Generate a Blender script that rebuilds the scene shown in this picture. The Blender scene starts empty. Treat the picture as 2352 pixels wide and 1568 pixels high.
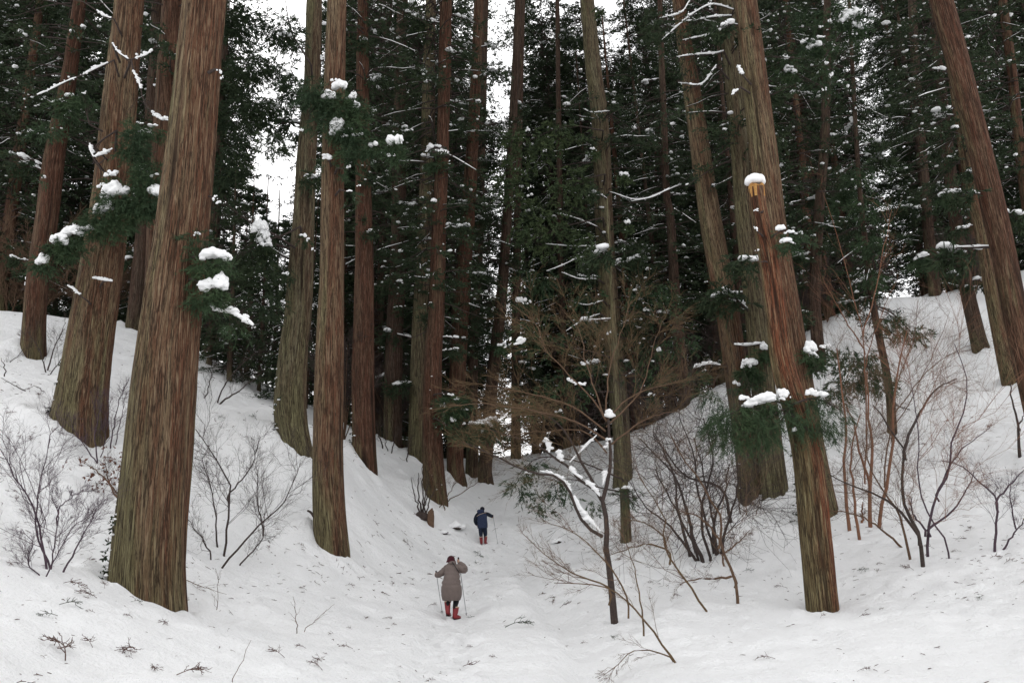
import bpy, math, random
import numpy as np
from mathutils import Vector, Matrix

# ------------------------------------------------------------------ camera, sky, sun, exposure
SC = bpy.context.scene
COL = SC.collection
F = 1960.0                      # focal length in units of a 2352 wide picture
CW, CH = 2352.0, 1568.0
CAMZ = 1.65
PITCH, ROLL = math.radians(14.0), math.radians(1.6)

cam_d = bpy.data.cameras.new('camera')
cam_d.sensor_width = 36.0
cam_d.lens = 36.0 * F / CW
cam_d.clip_start = 0.1
cam_d.clip_end = 3000
cam = bpy.data.objects.new('camera', cam_d)
COL.objects.link(cam)
CAM_M = Matrix.Translation((0, 0, CAMZ)) @ Matrix.Rotation(math.pi / 2 + PITCH, 4, 'X') @ Matrix.Rotation(-ROLL, 4, 'Z')
cam.matrix_world = CAM_M
SC.camera = cam

SC.view_settings.view_transform = 'Standard'
SC.view_settings.look = 'None'
SC.view_settings.gamma = 1
SC.view_settings.use_curve_mapping = False
SC.view_settings.exposure = 0.27
SC.cycles.max_bounces = 5
SC.cycles.diffuse_bounces = 4
SC.cycles.glossy_bounces = 2
SC.cycles.transmission_bounces = 2
SC.cycles.transparent_max_bounces = 4
SC.cycles.caustics_reflective = False
SC.cycles.caustics_refractive = False

SUN_EL, SUN_ROT = math.radians(48), math.radians(-30)
world = bpy.data.worlds.new('World')
SC.world = world
world.use_nodes = True
nt = world.node_tree
nt.nodes.clear()
wo = nt.nodes.new('ShaderNodeOutputWorld')
bg = nt.nodes.new('ShaderNodeBackground')
sky = nt.nodes.new('ShaderNodeTexSky')
sky.sky_type = 'NISHITA'
sky.sun_disc = False
sky.sun_elevation = SUN_EL
sky.sun_rotation = SUN_ROT
sky.air_density = 1.0
sky.dust_density = 4.0
hs = nt.nodes.new('ShaderNodeHueSaturation')
hs.inputs['Saturation'].default_value = 0.12
mxw = nt.nodes.new('ShaderNodeMixRGB')          # an even cloud deck over the clear sky
mxw.inputs[0].default_value = 0.72
mxw.inputs[2].default_value = (9.5, 9.5, 9.6, 1)
nt.links.new(sky.outputs[0], hs.inputs['Color'])
nt.links.new(hs.outputs[0], mxw.inputs[1])
nt.links.new(mxw.outputs[0], bg.inputs[0])
bg.inputs[1].default_value = 0.15
nt.links.new(bg.outputs[0], wo.inputs[0])

sun_d = bpy.data.lights.new('sun', 'SUN')
sun_d.energy = 0.5
sun_d.angle = math.radians(50)
sun_d.color = (1.0, 0.97, 0.93)
sun = bpy.data.objects.new('sun', sun_d)
COL.objects.link(sun)
sd = Vector((math.sin(SUN_ROT) * math.cos(SUN_EL), math.cos(SUN_ROT) * math.cos(SUN_EL), math.sin(SUN_EL)))
sun.rotation_euler = sd.to_track_quat('Z', 'Y').to_euler()
sun.location = (0, 0, 60)

# ------------------------------------------------------------------ helpers
MROT = np.array(CAM_M.to_3x3())


def ray(u, v):
    d = MROT @ np.array([(u - CW / 2) / F, (CH / 2 - v) / F, -1.0])
    return d / d[1]                 # per metre of y


def P(u, v, Y):
    """world point seen at picture place (u, v) at the distance Y"""
    d = ray(u, v)
    return np.array([d[0] * Y, Y, CAMZ + d[2] * Y])


def hsh(ix, iy, iz, s=0):
    h = (ix.astype(np.int64) * 374761393 + iy.astype(np.int64) * 668265263 + iz.astype(np.int64) * 2147483647 + s * 1274126177) & 0xffffffff
    h = ((h ^ (h >> 13)) * 1274126177) & 0xffffffff
    h = ((h ^ (h >> 16)) * 2246822519) & 0xffffffff
    return ((h ^ (h >> 15)) & 0xffffff) / float(0xffffff)


def vn(x, y, z=0.0, s=0):
    """vectorised value noise 0..1"""
    x = np.asarray(x, float); y = np.asarray(y, float); z = np.asarray(z, float) + np.zeros_like(x)
    xi, yi, zi = np.floor(x), np.floor(y), np.floor(z)
    fx, fy, fz = x - xi, y - yi, z - zi
    fx, fy, fz = (t * t * (3 - 2 * t) for t in (fx, fy, fz))
    r = 0
    for a in (0, 1):
        wa = fx if a else 1 - fx
        for b in (0, 1):
            wb = fy if b else 1 - fy
            for c in (0, 1):
                wc = fz if c else 1 - fz
                r = r + wa * wb * wc * hsh(xi + a, yi + b, zi + c, s)
    return r


def fbm(x, y, z=0.0, o=4, s=0):
    r = 0; a = 1; t = 0
    for k in range(o):
        r = r + a * vn(np.asarray(x) * 2 ** k, np.asarray(y) * 2 ** k, np.asarray(z) * 2.0 ** k, s + k * 7)
        t += a; a *= 0.5
    return r / t


def mesh_np(name, V, faces, smooth=False, attrs=None):
    """faces: list of int arrays (n,3) or (n,4)"""
    me = bpy.data.meshes.new(name)
    V = np.ascontiguousarray(V, dtype=np.float32)
    me.vertices.add(len(V))
    me.vertices.foreach_set('co', V.ravel())
    faces = [np.asarray(f, dtype=np.int32) for f in faces if len(f)]
    idx = np.concatenate([f.ravel() for f in faces])
    cnt = np.concatenate([np.full(len(f), f.shape[1], np.int32) for f in faces])
    st = np.concatenate([[0], np.cumsum(cnt)[:-1]]).astype(np.int32)
    me.loops.add(len(idx))
    me.loops.foreach_set('vertex_index', idx)
    me.polygons.add(len(cnt))
    me.polygons.foreach_set('loop_start', st)
    me.polygons.foreach_set('loop_total', cnt)
    me.polygons.foreach_set('use_smooth', np.full(len(cnt), bool(smooth)))
    if attrs:
        for k, a in attrs.items():
            a = np.asarray(a, dtype=np.float32)
            if a.ndim == 2:
                at = me.attributes.new(k, 'FLOAT_VECTOR', 'POINT'); at.data.foreach_set('vector', a.ravel())
            else:
                at = me.attributes.new(k, 'FLOAT', 'POINT'); at.data.foreach_set('value', a.ravel())
    me.update(calc_edges=True)
    return me


class Geo:
    """collects arrays of one mesh"""
    def __init__(s):
        s.V = []; s.F3 = []; s.F4 = []; s.n = 0

    def add(s, V, F):
        V = np.asarray(V).reshape(-1, 3)
        F = np.asarray(F)
        (s.F3 if F.shape[1] == 3 else s.F4).append(F + s.n)
        s.V.append(V); s.n += len(V)

    def mesh(s, name, origin=(0, 0, 0), smooth=False):
        V = np.concatenate(s.V) - np.asarray(origin)
        fs = []
        if s.F3: fs.append(np.concatenate(s.F3))
        if s.F4: fs.append(np.concatenate(s.F4))
        return mesh_np(name, V, fs, smooth)


def link(name, me, mat, parent=None, kind=None, label=None):
    o = bpy.data.objects.new(name, me)
    COL.objects.link(o)
    if mat is not None and me is not None and len(me.materials) == 0:
        me.materials.append(mat)
    if parent is not None: o.parent = parent
    if kind: o['kind'] = kind
    if label: o['label'] = label
    return o


def thing(name, label, cat, loc=(0, 0, 0), group=None):
    o = bpy.data.objects.new(name, None)
    COL.objects.link(o)
    o.location = Vector([float(c) for c in loc])
    o.empty_display_size = 0.3
    o['label'] = label; o['category'] = cat
    if group: o['group'] = group
    return o


def tag(o, label, cat, group=None):
    o['label'] = label; o['category'] = cat
    if group: o['group'] = group
    return o


def norm(a):
    return a / np.maximum(np.linalg.norm(a, axis=-1, keepdims=True), 1e-9)


def tubes(pts, rad, sides=4):
    """pts (N,K,3) rad (N,K) -> V,F of N tubes"""
    pts = np.asarray(pts, float); rad = np.asarray(rad, float)
    N, K, _ = pts.shape
    t = np.empty_like(pts)
    t[:, 1:-1] = pts[:, 2:] - pts[:, :-2]
    t[:, 0] = pts[:, 1] - pts[:, 0]; t[:, -1] = pts[:, -1] - pts[:, -2]
    t = norm(t)
    ref = np.where(np.abs(t[:, :1, 2:3]) > 0.8, np.array([1.0, 0.1, 0]), np.array([0, 0.1, 1.0]))
    a = norm(np.cross(t, ref)); b = np.cross(t, a)
    an = np.arange(sides) / sides * 2 * math.pi
    V = pts[:, :, None] + rad[:, :, None, None] * (a[:, :, None] * np.cos(an)[:, None] + b[:, :, None] * np.sin(an)[:, None])
    idx = np.arange(N * K * sides).reshape(N, K, sides)
    n = np.roll(idx, -1, axis=2)
    Fq = np.stack([idx[:, :-1], n[:, :-1], n[:, 1:], idx[:, 1:]], -1).reshape(-1, 4)
    return V.reshape(-1, 3), Fq


def resample(pts, n):
    pts = np.asarray(pts, float)
    d = np.concatenate([[0], np.cumsum(np.linalg.norm(np.diff(pts, axis=0), axis=1))])
    s = np.linspace(0, d[-1], n)
    return np.stack([np.interp(s, d, pts[:, k]) for k in range(pts.shape[1])], 1)


def smooth_path(pts, n):
    """Catmull-Rom through the points"""
    pts = np.asarray(pts, float)
    if len(pts) < 3: return resample(pts, n)
    q = np.concatenate([[2 * pts[0] - pts[1]], pts, [2 * pts[-1] - pts[-2]]])
    out = []
    for i in range(1, len(q) - 2):
        t = np.linspace(0, 1, 9)[:-1, None]
        p0, p1, p2, p3 = q[i - 1], q[i], q[i + 1], q[i + 2]
        out.append(0.5 * (2 * p1 + (p2 - p0) * t + (2 * p0 - 5 * p1 + 4 * p2 - p3) * t ** 2 + (3 * p1 - p0 - 3 * p2 + p3) * t ** 3))
    out.append(pts[-1:])
    return resample(np.concatenate(out), n)


def icosphere(sub):
    import bmesh
    bm = bmesh.new()
    bmesh.ops.create_icosphere(bm, subdivisions=sub, radius=1)
    V = np.array([v.co[:] for v in bm.verts]); Fa = np.array([[v.index for v in f.verts] for f in bm.faces])
    bm.free()
    return V, Fa


ICO = {k: icosphere(k) for k in (1, 2, 3)}


def blobs(C, S, sub, seed, rough=0.35):
    """snow lumps: centres (N,3), half sizes (N,3)"""
    V0, F0 = ICO[sub]
    C = np.asarray(C, float); S = np.asarray(S, float); N = len(C)
    rs = np.random.RandomState(seed)
    off = rs.rand(N, 1, 3) * 90
    q = V0[None] * 1.6 + off
    n = vn(q[..., 0], q[..., 1], q[..., 2], 3) - 0.5
    V = V0[None] * (1 + n[..., None] * rough * 2)
    V = np.repeat(V, 1, 0)
    V = V * S[:, None, :]
    low = V[..., 2] < 0
    V[..., 2] = np.where(low, V[..., 2] * 0.45, V[..., 2])
    V = V + C[:, None]
    Fa = (F0[None] + (np.arange(N) * len(V0))[:, None, None]).reshape(-1, 3)
    return V.reshape(-1, 3), Fa


# ------------------------------------------------------------------ materials
def new_mat(name):
    m = bpy.data.materials.new(name); m.use_nodes = True
    n = m.node_tree.nodes; n.clear()
    out = n.new('ShaderNodeOutputMaterial'); b = n.new('ShaderNodeBsdfPrincipled')
    m.node_tree.links.new(b.outputs[0], out.inputs[0])
    return m, m.node_tree, b


def noise(ntree, vec, scale, detail=4, rough=0.55, dist=0.0):
    t = ntree.nodes.new('ShaderNodeTexNoise')
    t.inputs['Scale'].default_value = scale; t.inputs['Detail'].default_value = detail
    t.inputs['Roughness'].default_value = rough; t.inputs['Distortion'].default_value = dist
    if vec is not None: ntree.links.new(vec, t.inputs['Vector'])
    return t.outputs['Fac']


def ramp(ntree, fac, stops):
    r = ntree.nodes.new('ShaderNodeValToRGB')
    e = r.color_ramp.elements
    while len(e) < len(stops): e.new(0.5)
    for el, (p, c) in zip(e, stops):
        el.position = p
        el.color = (c, c, c, 1) if not hasattr(c, '__len__') else (*c, 1)
    ntree.links.new(fac, r.inputs[0])
    return r.outputs[0]


def mix(ntree, fac, a, b, mode='MIX'):
    m = ntree.nodes.new('ShaderNodeMixRGB'); m.blend_type = mode
    for k, x in ((0, fac), (1, a), (2, b)):
        if isinstance(x, (int, float)): m.inputs[k].default_value = x
        elif isinstance(x, tuple): m.inputs[k].default_value = (*x, 1)
        else: ntree.links.new(x, m.inputs[k])
    return m.outputs[0]


def mapping(ntree, vec, scale):
    mp = ntree.nodes.new('ShaderNodeMapping')
    mp.inputs['Scale'].default_value = scale
    ntree.links.new(vec, mp.inputs[0])
    return mp.outputs[0]


def bump(ntree, bsdf, h, strength, dist):
    b = ntree.nodes.new('ShaderNodeBump')
    b.inputs['Strength'].default_value = strength; b.inputs['Distance'].default_value = dist
    ntree.links.new(h, b.inputs['Height'])
    ntree.links.new(b.outputs[0], bsdf.inputs['Normal'])


def bark_mat(name, tan, red, dark, moss_amt=0.5, red_amt=0.5, moss_h=3.0):
    m, t, b = new_mat(name)
    at = t.nodes.new('ShaderNodeAttribute'); at.attribute_name = 'bark'
    rl = t.nodes.new('ShaderNodeAttribute'); rl.attribute_name = 'relief'
    v = at.outputs['Vector']

    def veins(fac, w0, w1, top):
        a = t.nodes.new('ShaderNodeMath'); a.operation = 'SUBTRACT'; t.links.new(fac, a.inputs[0]); a.inputs[1].default_value = 0.5
        c = t.nodes.new('ShaderNodeMath'); c.operation = 'ABSOLUTE'; t.links.new(a.outputs[0], c.inputs[0])
        return ramp(t, c.outputs[0], [(w0, top), (w1, 0.0)])
    streak = noise(t, mapping(t, v, (14, 14, 0.55)), 1.0, 5, 0.65)
    fine = noise(t, mapping(t, v, (40, 40, 1.7)), 1.0, 4, 0.65)
    band = noise(t, mapping(t, v, (2.1, 2.1, 0.16)), 1.0, 4, 0.6)
    band2 = noise(t, mapping(t, v, (2.7, 2.7, 0.22)), 1.0, 4, 0.6)
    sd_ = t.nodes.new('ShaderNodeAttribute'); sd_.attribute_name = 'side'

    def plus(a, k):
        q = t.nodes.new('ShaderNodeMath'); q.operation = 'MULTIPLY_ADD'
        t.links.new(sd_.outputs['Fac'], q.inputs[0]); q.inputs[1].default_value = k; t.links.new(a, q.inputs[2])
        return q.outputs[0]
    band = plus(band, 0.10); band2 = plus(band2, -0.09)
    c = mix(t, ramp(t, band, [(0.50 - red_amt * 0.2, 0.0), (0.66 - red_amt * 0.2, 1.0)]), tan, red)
    c = mix(t, ramp(t, streak, [(0.42, 0.0), (0.60, 0.6)]), c, red)
    c = mix(t, ramp(t, fine, [(0.50, 0.0), (0.68, 0.75)]), c, tuple(min(1, x * 1.45 + 0.02) for x in tan))
    # moss and algae in upright bands, more of it towards the ground
    sep = t.nodes.new('ShaderNodeSeparateXYZ'); t.links.new(v, sep.inputs[0])
    mr = t.nodes.new('ShaderNodeMapRange')
    mr.inputs['From Min'].default_value = moss_h; mr.inputs['From Max'].default_value = 0.0
    mr.inputs['To Min'].default_value = 0.0; mr.inputs['To Max'].default_value = 0.22
    t.links.new(sep.outputs['Z'], mr.inputs['Value'])
    sm = t.nodes.new('ShaderNodeMath'); sm.operation = 'ADD'
    t.links.new(mr.outputs[0], sm.inputs[0]); t.links.new(band2, sm.inputs[1])
    mossf = ramp(t, sm.outputs[0], [(0.68 - moss_amt * 0.28, 0.0), (0.86 - moss_amt * 0.28, 0.72)])
    c = mix(t, mossf, c, mix(t, ramp(t, fine, [(0.35, 0.0), (0.65, 1.0)]), (0.075, 0.072, 0.034), (0.22, 0.205, 0.11)))
    c = mix(t, veins(streak, 0.010, 0.045, 0.85), c, dark)
    c = mix(t, veins(fine, 0.008, 0.035, 0.6), c, dark)
    c = mix(t, ramp(t, fine, [(0.28, 0.8), (0.38, 0.0)]), c, dark)
    c = mix(t, ramp(t, rl.outputs['Fac'], [(0.22, 0.9), (0.46, 0.0)]), c, dark)
    t.links.new(c, b.inputs['Base Color'])
    b.inputs['Roughness'].default_value = 0.9
    b.inputs['Specular IOR Level'].default_value = 0.12
    bump(t, b, mix(t, 0.5, fine, streak), 1.0, 0.07)
    return m


TAN, RED, DRK = (0.178, 0.132, 0.080), (0.118, 0.056, 0.033), (0.018, 0.011, 0.008)
BARK = {
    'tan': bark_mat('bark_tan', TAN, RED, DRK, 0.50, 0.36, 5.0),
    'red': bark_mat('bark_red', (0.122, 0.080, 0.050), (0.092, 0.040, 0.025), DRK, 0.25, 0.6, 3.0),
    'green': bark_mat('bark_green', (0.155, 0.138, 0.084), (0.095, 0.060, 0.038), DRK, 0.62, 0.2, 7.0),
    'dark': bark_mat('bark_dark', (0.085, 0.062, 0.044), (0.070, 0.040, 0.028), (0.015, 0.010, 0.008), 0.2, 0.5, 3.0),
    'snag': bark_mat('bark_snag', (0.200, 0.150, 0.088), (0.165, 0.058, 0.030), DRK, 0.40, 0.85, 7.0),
}


def plain_mat(name, c1, c2, scale=8.0, rough=0.85, bmp=0.3, bdist=0.01, spec=0.2):
    m, t, b = new_mat(name)
    tc = t.nodes.new('ShaderNodeTexCoord')
    f = noise(t, tc.outputs['Object'], scale, 5, 0.6)
    t.links.new(mix(t, ramp(t, f, [(0.3, 0.0), (0.7, 1.0)]), c1, c2), b.inputs['Base Color'])
    b.inputs['Roughness'].default_value = rough
    b.inputs['Specular IOR Level'].default_value = spec
    if bmp: bump(t, b, f, bmp, bdist)
    return m


def snow_mat(name, ground=False):
    m, t, b = new_mat(name)
    tc = t.nodes.new('ShaderNodeTexCoord'); ob = tc.outputs['Object']
    big = noise(t, ob, 0.35, 4, 0.6)
    col = mix(t, big, (0.84, 0.845, 0.85), (0.91, 0.91, 0.91))
    if ground:
        # fine needle dust and bark crumbs on the snow
        sp = noise(t, ob, 34.0, 3, 0.7)
        where = noise(t, ob, 0.9, 4, 0.6)
        k = mix(t, 1.0, ramp(t, sp, [(0.66, 0.0), (0.76, 0.6)]), ramp(t, where, [(0.5, 0.0), (0.72, 1.0)]), 'MULTIPLY')
        col = mix(t, k, col, (0.30, 0.25, 0.20))
    t.links.new(col, b.inputs['Base Color'])
    b.inputs['Roughness'].default_value = 0.65
    b.inputs['Specular IOR Level'].default_value = 0.25
    h = mix(t, 0.4, noise(t, ob, 3.2, 7, 0.62), noise(t, ob, 16.0, 5, 0.65))
    bump(t, b, h, 0.8 if ground else 0.35, 0.2 if ground else 0.03)
    return m


SNOW_G = snow_mat('snow_ground', True)
SNOW = snow_mat('snow_lump')


def leaf_mat(name, a, b_, tr=0.25):
    m, t, b = new_mat(name)
    tc = t.nodes.new('ShaderNodeTexCoord')
    f = noise(t, tc.outputs['Object'], 0.9, 5, 0.7)
    g = noise(t, tc.outputs['Object'], 7.0, 2, 0.6)
    c = mix(t, ramp(t, f, [(0.35, 0.0), (0.68, 1.0)]), a, b_)
    c = mix(t, ramp(t, g, [(0.62, 0.0), (0.78, 0.6)]), c, (0.085, 0.055, 0.03))
    t.links.new(c, b.inputs['Base Color'])
    b.inputs['Roughness'].default_value = 0.75
    b.inputs['Specular IOR Level'].default_value = 0.15
    return m


LEAF = leaf_mat('cedar_leaf', (0.020, 0.033, 0.018), (0.042, 0.060, 0.028))
LEAF_N = leaf_mat('cedar_leaf_near', (0.030, 0.052, 0.028), (0.055, 0.088, 0.040))
LEAF_B = leaf_mat('cedar_leaf_bright', (0.040, 0.062, 0.030), (0.070, 0.095, 0.040))
TWIG = {
    'dark': plain_mat('twig_dark', (0.030, 0.022, 0.020), (0.070, 0.052, 0.045), 20),
    'brown': plain_mat('twig_brown', (0.085, 0.050, 0.034), (0.15, 0.095, 0.060), 12),
    'tan': plain_mat('twig_tan', (0.075, 0.048, 0.027), (0.150, 0.098, 0.052), 12),
    'purple': plain_mat('twig_purple', (0.045, 0.032, 0.045), (0.095, 0.062, 0.075), 14),
    'red': plain_mat('twig_red', (0.16, 0.072, 0.045), (0.22, 0.115, 0.07), 12),
    'deadleaf': plain_mat('dead_leaf', (0.10, 0.038, 0.022), (0.17, 0.075, 0.045), 9),
}

# ------------------------------------------------------------------ terrain
CP = [  # (u, v, Y): where the snow surface is seen and how far away it is
    (1100, 1568, 11.3), (700, 1568, 11.0), (1040, 1425, 22), (1110, 1253, 38), (1125, 1185, 46), (1150, 1125, 56),
    (1155, 1075, 65), (1180, 1046, 73), (900, 1500, 15.5), (1250, 1500, 15.5),
    (0, 1568, 7.5), (300, 1568, 9.2), (0, 1420, 10.8), (0, 1290, 14.5), (200, 1350, 15.5), (110, 1315, 17), (0, 1200, 18.5),
    (340, 1395, 17), (0, 1000, 24), (180, 985, 26), (0, 830, 33), (75, 812, 36), (0, 722, 46), (160, 736, 47),
    (270, 815, 39), (310, 758, 46), (270, 1010, 26), (280, 1180, 21), (500, 1290, 22), (460, 1200, 24), (450, 1010, 29), (460, 885, 37),
    (520, 928, 36), (640, 938, 35), (684, 1038, 31), (560, 1100, 28.5), (620, 1300, 22.5), (760, 1262, 25), (715, 1170, 27.5),
    (722, 985, 38), (800, 1012, 43), (838, 1078, 38), (870, 1010, 48), (902, 1028, 47), (955, 1052, 46), (998, 1150, 40),
    (900, 1210, 35), (850, 1300, 28.5), (900, 1400, 22.5), (700, 1450, 17), (500, 1450, 15.0), (500, 1370, 18.5),
    (1048, 1110, 49), (1116, 1116, 52), (1280, 1240, 37), (1250, 1390, 23.5), (1412, 1430, 19.0), (1438, 1247, 34),
    (1330, 1320, 28.0), (1350, 1100, 50), (1300, 1034, 66), (1450, 1003, 60), (1432, 1110, 46), (1610, 1290, 26.5), (1600, 1200, 30.5),
    (1600, 1060, 40), (1530, 962, 56), (1700, 885, 53), (1730, 1138, 34), (1790, 1180, 32), (1880, 752, 60), (1960, 700, 61), (2150, 692, 60),
    (2350, 694, 58), (2252, 803, 47), (2324, 886, 40), (2050, 1000, 38), (2342, 1045, 32), (2120, 1300, 22), (1950, 1225, 26.5),
    (2284, 1266, 22.5), (2350, 1150, 27), (1882, 1190, 31), (1890, 1398, 20.5), (1695, 1384, 20.5), (1624, 1404, 19.2),
    (1552, 1521, 13.2), (1500, 1568, 11.6), (1800, 1568, 10.6), (2350, 1568, 9.4), (2350, 1400, 15.0), (2100, 1450, 13.8), (1750, 1450, 15.5),
]
TP = [P(*c) for c in CP]
for X, Y, Z in [(-4, 3, -0.0), (0, 3, 0.0), (4, 3, 0.0), (-9, 3, 0.9), (10, 3, 0.4), (0, -12, -0.4), (-25, -5, 4), (25, -5, 3),
                (-30, 20, 8), (-45, 35, 14), (-60, 60, 15), (-25, 62, 12), (-10, 60, 9.3), (5, 92, 9.6), (-40, 95, 12), (-90, 95, 14), (-80, 10, 15),
                (0, 140, 9), (-80, 140, 12), (80, 140, 18), (30, 85, 18), (55, 80, 25), (90, 80, 27), (80, 40, 22), (45, 30, 9.0), (70, 5, 9), (45, 58, 22.5), (40, 47, 15.5),
                (28, 70, 19.5), (18, 75, 11), (40, 95, 22), (28, 12, 2.2), (-20, 10, 3.6)]:
    TP.append(np.array([X, Y, Z], float))
TP = np.array(TP)
SCL = 30.0


def _k(r2):
    return np.where(r2 > 1e-12, 0.5 * r2 * np.log(np.maximum(r2, 1e-12)), 0)


_n = len(TP)
_q = TP[:, :2] / SCL
_A = np.zeros((_n + 3, _n + 3))
_d2 = ((_q[:, None] - _q[None]) ** 2).sum(-1)
_A[:_n, :_n] = _k(_d2) + np.eye(_n) * 0.0012
_A[:_n, _n] = 1; _A[:_n, _n + 1:] = _q
_A[_n:, :_n] = _A[:_n, _n:].T
_sol = np.linalg.solve(_A, np.concatenate([TP[:, 2], [0, 0, 0]]))


def h_base(x, y):
    x = np.clip(np.asarray(x, float), -88, 88) / SCL; y = np.clip(np.asarray(y, float), -14, 138) / SCL
    sh = x.shape
    x = x.ravel(); y = y.ravel()
    out = np.empty(len(x))
    for i in range(0, len(x), 20000):
        a = x[i:i + 20000]; b = y[i:i + 20000]
        r2 = (a[:, None] - _q[None, :, 0]) ** 2 + (b[:, None] - _q[None, :, 1]) ** 2
        out[i:i + 20000] = _k(r2) @ _sol[:_n] + _sol[_n] + _sol[_n + 1] * a + _sol[_n + 2] * b
    return out.reshape(sh)


# the trodden way up the hollow
PATH = np.array([P(980, 1568, 11)[:2], P(1035, 1470, 17.5)[:2], P(1045, 1420, 22)[:2], P(1080, 1330, 30)[:2], P(1112, 1250, 38)[:2],
                 P(1122, 1185, 46)[:2], P(1150, 1120, 57)[:2]])
PATH = np.concatenate([[PATH[0] - (PATH[1] - PATH[0]) * 1.4], PATH])
rs0 = np.random.RandomState(5)
_pp = resample(PATH, 150)
_tg = norm(np.gradient(_pp, axis=0))
FEET = []
for i in range(150):
    for lane in (-0.3, 0.25):
        side = (0.13 if i % 2 else -0.13) + lane + rs0.normal(0, 0.09)
        FEET.append([_pp[i, 0] + _tg[i, 1] * side, _pp[i, 1] - _tg[i, 0] * side + rs0.normal(0, 0.08), _tg[i, 0], _tg[i, 1], rs0.uniform(0.07, 0.16)])
FEET = np.array(FEET)


def h_detail(x, y):
    w = fbm(x * 0.16, y * 0.16, 0, 4, 1) - 0.5
    d = w * 0.55
    d = d + (fbm(x * 0.9, y * 0.9, 0, 4, 2) - 0.5) * 0.24
    lump = fbm(x * 2.8, y * 2.8, 0, 3, 4)
    d = d + np.maximum(lump - 0.5, 0) * 0.26
    return d


def _line(pts):
    q = np.array([P(*p)[:2] for p in pts]); q = q[np.argsort(q[:, 0])]; return q


LEDGE_R = _line([(1440, 1440, 17), (1560, 1352, 20.5), (1640, 1325, 22.5), (1710, 1312, 23.5), (1800, 1312, 24), (1860, 1330, 23.5)])
LEDGE_L = _line([(-40, 1280, 14.5), (0, 1290, 14.6), (150, 1338, 15.6), (300, 1395, 16.2), (380, 1440, 15.2)])
GULLY = np.array([P(*p)[:2] for p in [(1205, 1265, 34), (1222, 1310, 29), (1250, 1372, 24), (1292, 1425, 20), (1330, 1500, 15.5), (1345, 1568, 11.5)]])


def ledge(x, y, q, amp, fade):
    yl = np.interp(x, q[:, 0], q[:, 1])
    inx = np.clip((x - q[0, 0]) / 0.8, 0, 1) * np.clip((q[-1, 0] - x) / 0.8, 0, 1)
    d = yl - y
    up = 1 / (1 + np.exp(-d / 0.16))
    return amp * inx * up * np.exp(-np.maximum(d, 0) / fade)


def relief_extra(x, y):
    r = ledge(x, y, LEDGE_R, 0.26, 1.6) + ledge(x, y, LEDGE_L, 0.16, 2.5)
    xg = np.interp(y, GULLY[::-1, 1], GULLY[::-1, 0])
    dx = x - xg
    iny = np.clip((y - 10) / 3, 0, 1) * np.clip((36 - y) / 4, 0, 1)
    xp = np.interp(y, PATH[:, 1], PATH[:, 0]); dp_ = (x - xp) / (0.55 + 0.25 * (vn(y * .6, y * 0 + 3.3) - .5))
    r = r - 0.13 * np.exp(-dp_ ** 4) * np.clip((54 - y) / 8, 0, 1)
    return r - iny * 0.30 * np.exp(-np.where(dx < 0, dx / 0.35, dx / 0.9) ** 2)


def H(x, y):
    x = np.asarray(x, float); y = np.asarray(y, float)
    return h_base(x, y) + h_detail(x, y) + relief_extra(x, y)


def stretched(lo, hi, a, b, step, grow=1.12):
    """dense between a and b, growing outside"""
    mid = list(np.arange(a, b + step / 2, step))
    s = step; x = mid[-1]
    while x < hi:
        s *= grow; x += s; mid.append(min(x, hi))
    s = step; x = mid[0]; low = []
    while x > lo:
        s *= grow; x -= s; low.append(max(x, lo))
    return np.array(low[::-1] + mid)


gx = stretched(-900, 900, -17, 21, 0.13, 1.045)
gy = stretched(-300, 1200, 7.5, 42, 0.13, 1.03)
GX, GY = np.meshgrid(gx, gy)
GZ = H(GX, GY)
# trampling along the way
for fx, fy, tx, ty, dp in FEET:
    i0, i1 = np.searchsorted(gx, [fx - 0.5, fx + 0.5]); j0, j1 = np.searchsorted(gy, [fy - 0.5, fy + 0.5])
    if i1 <= i0 or j1 <= j0: continue
    dx = GX[j0:j1, i0:i1] - fx; dy = GY[j0:j1, i0:i1] - fy
    a = dx * tx + dy * ty; b = dx * ty - dy * tx
    r = (a / 0.17) ** 2 + (b / 0.09) ** 2
    GZ[j0:j1, i0:i1] += -dp * np.exp(-r) + 0.22 * dp * np.exp(-(np.sqrt(r) - 1.7) ** 2 * 2)


def HG(x, y):
    """height of the built snow surface (bilinear)"""
    x = np.asarray(x, float); y = np.asarray(y, float)
    i = np.clip(np.searchsorted(gx, x) - 1, 0, len(gx) - 2); j = np.clip(np.searchsorted(gy, y) - 1, 0, len(gy) - 2)
    fx = np.clip((x - gx[i]) / (gx[i + 1] - gx[i]), 0, 1); fy = np.clip((y - gy[j]) / (gy[j + 1] - gy[j]), 0, 1)
    return (GZ[j, i] * (1 - fx) * (1 - fy) + GZ[j, i + 1] * fx * (1 - fy) + GZ[j + 1, i] * (1 - fx) * fy + GZ[j + 1, i + 1] * fx * fy)


_ys = 6.0 * (130 / 6.0) ** (np.arange(700) / 699.0)


def ground(u, v):
    """first point of the snow seen at picture place (u, v), or None"""
    d = ray(u, v)
    z = CAMZ + d[2] * _ys; g = HG(d[0] * _ys, _ys)
    k = np.nonzero(z < g)[0]
    if len(k) == 0: return None
    k = k[0]
    if k == 0: return None
    a = (z - g)[k - 1]; b = (z - g)[k]
    Y = _ys[k - 1] + (_ys[k] - _ys[k - 1]) * a / (a - b)
    p = np.array([d[0] * Y, Y, 0]); p[2] = HG(p[0], p[1])
    return p


# ------------------------------------------------------------------ trunks
SIDE = [None]


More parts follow.
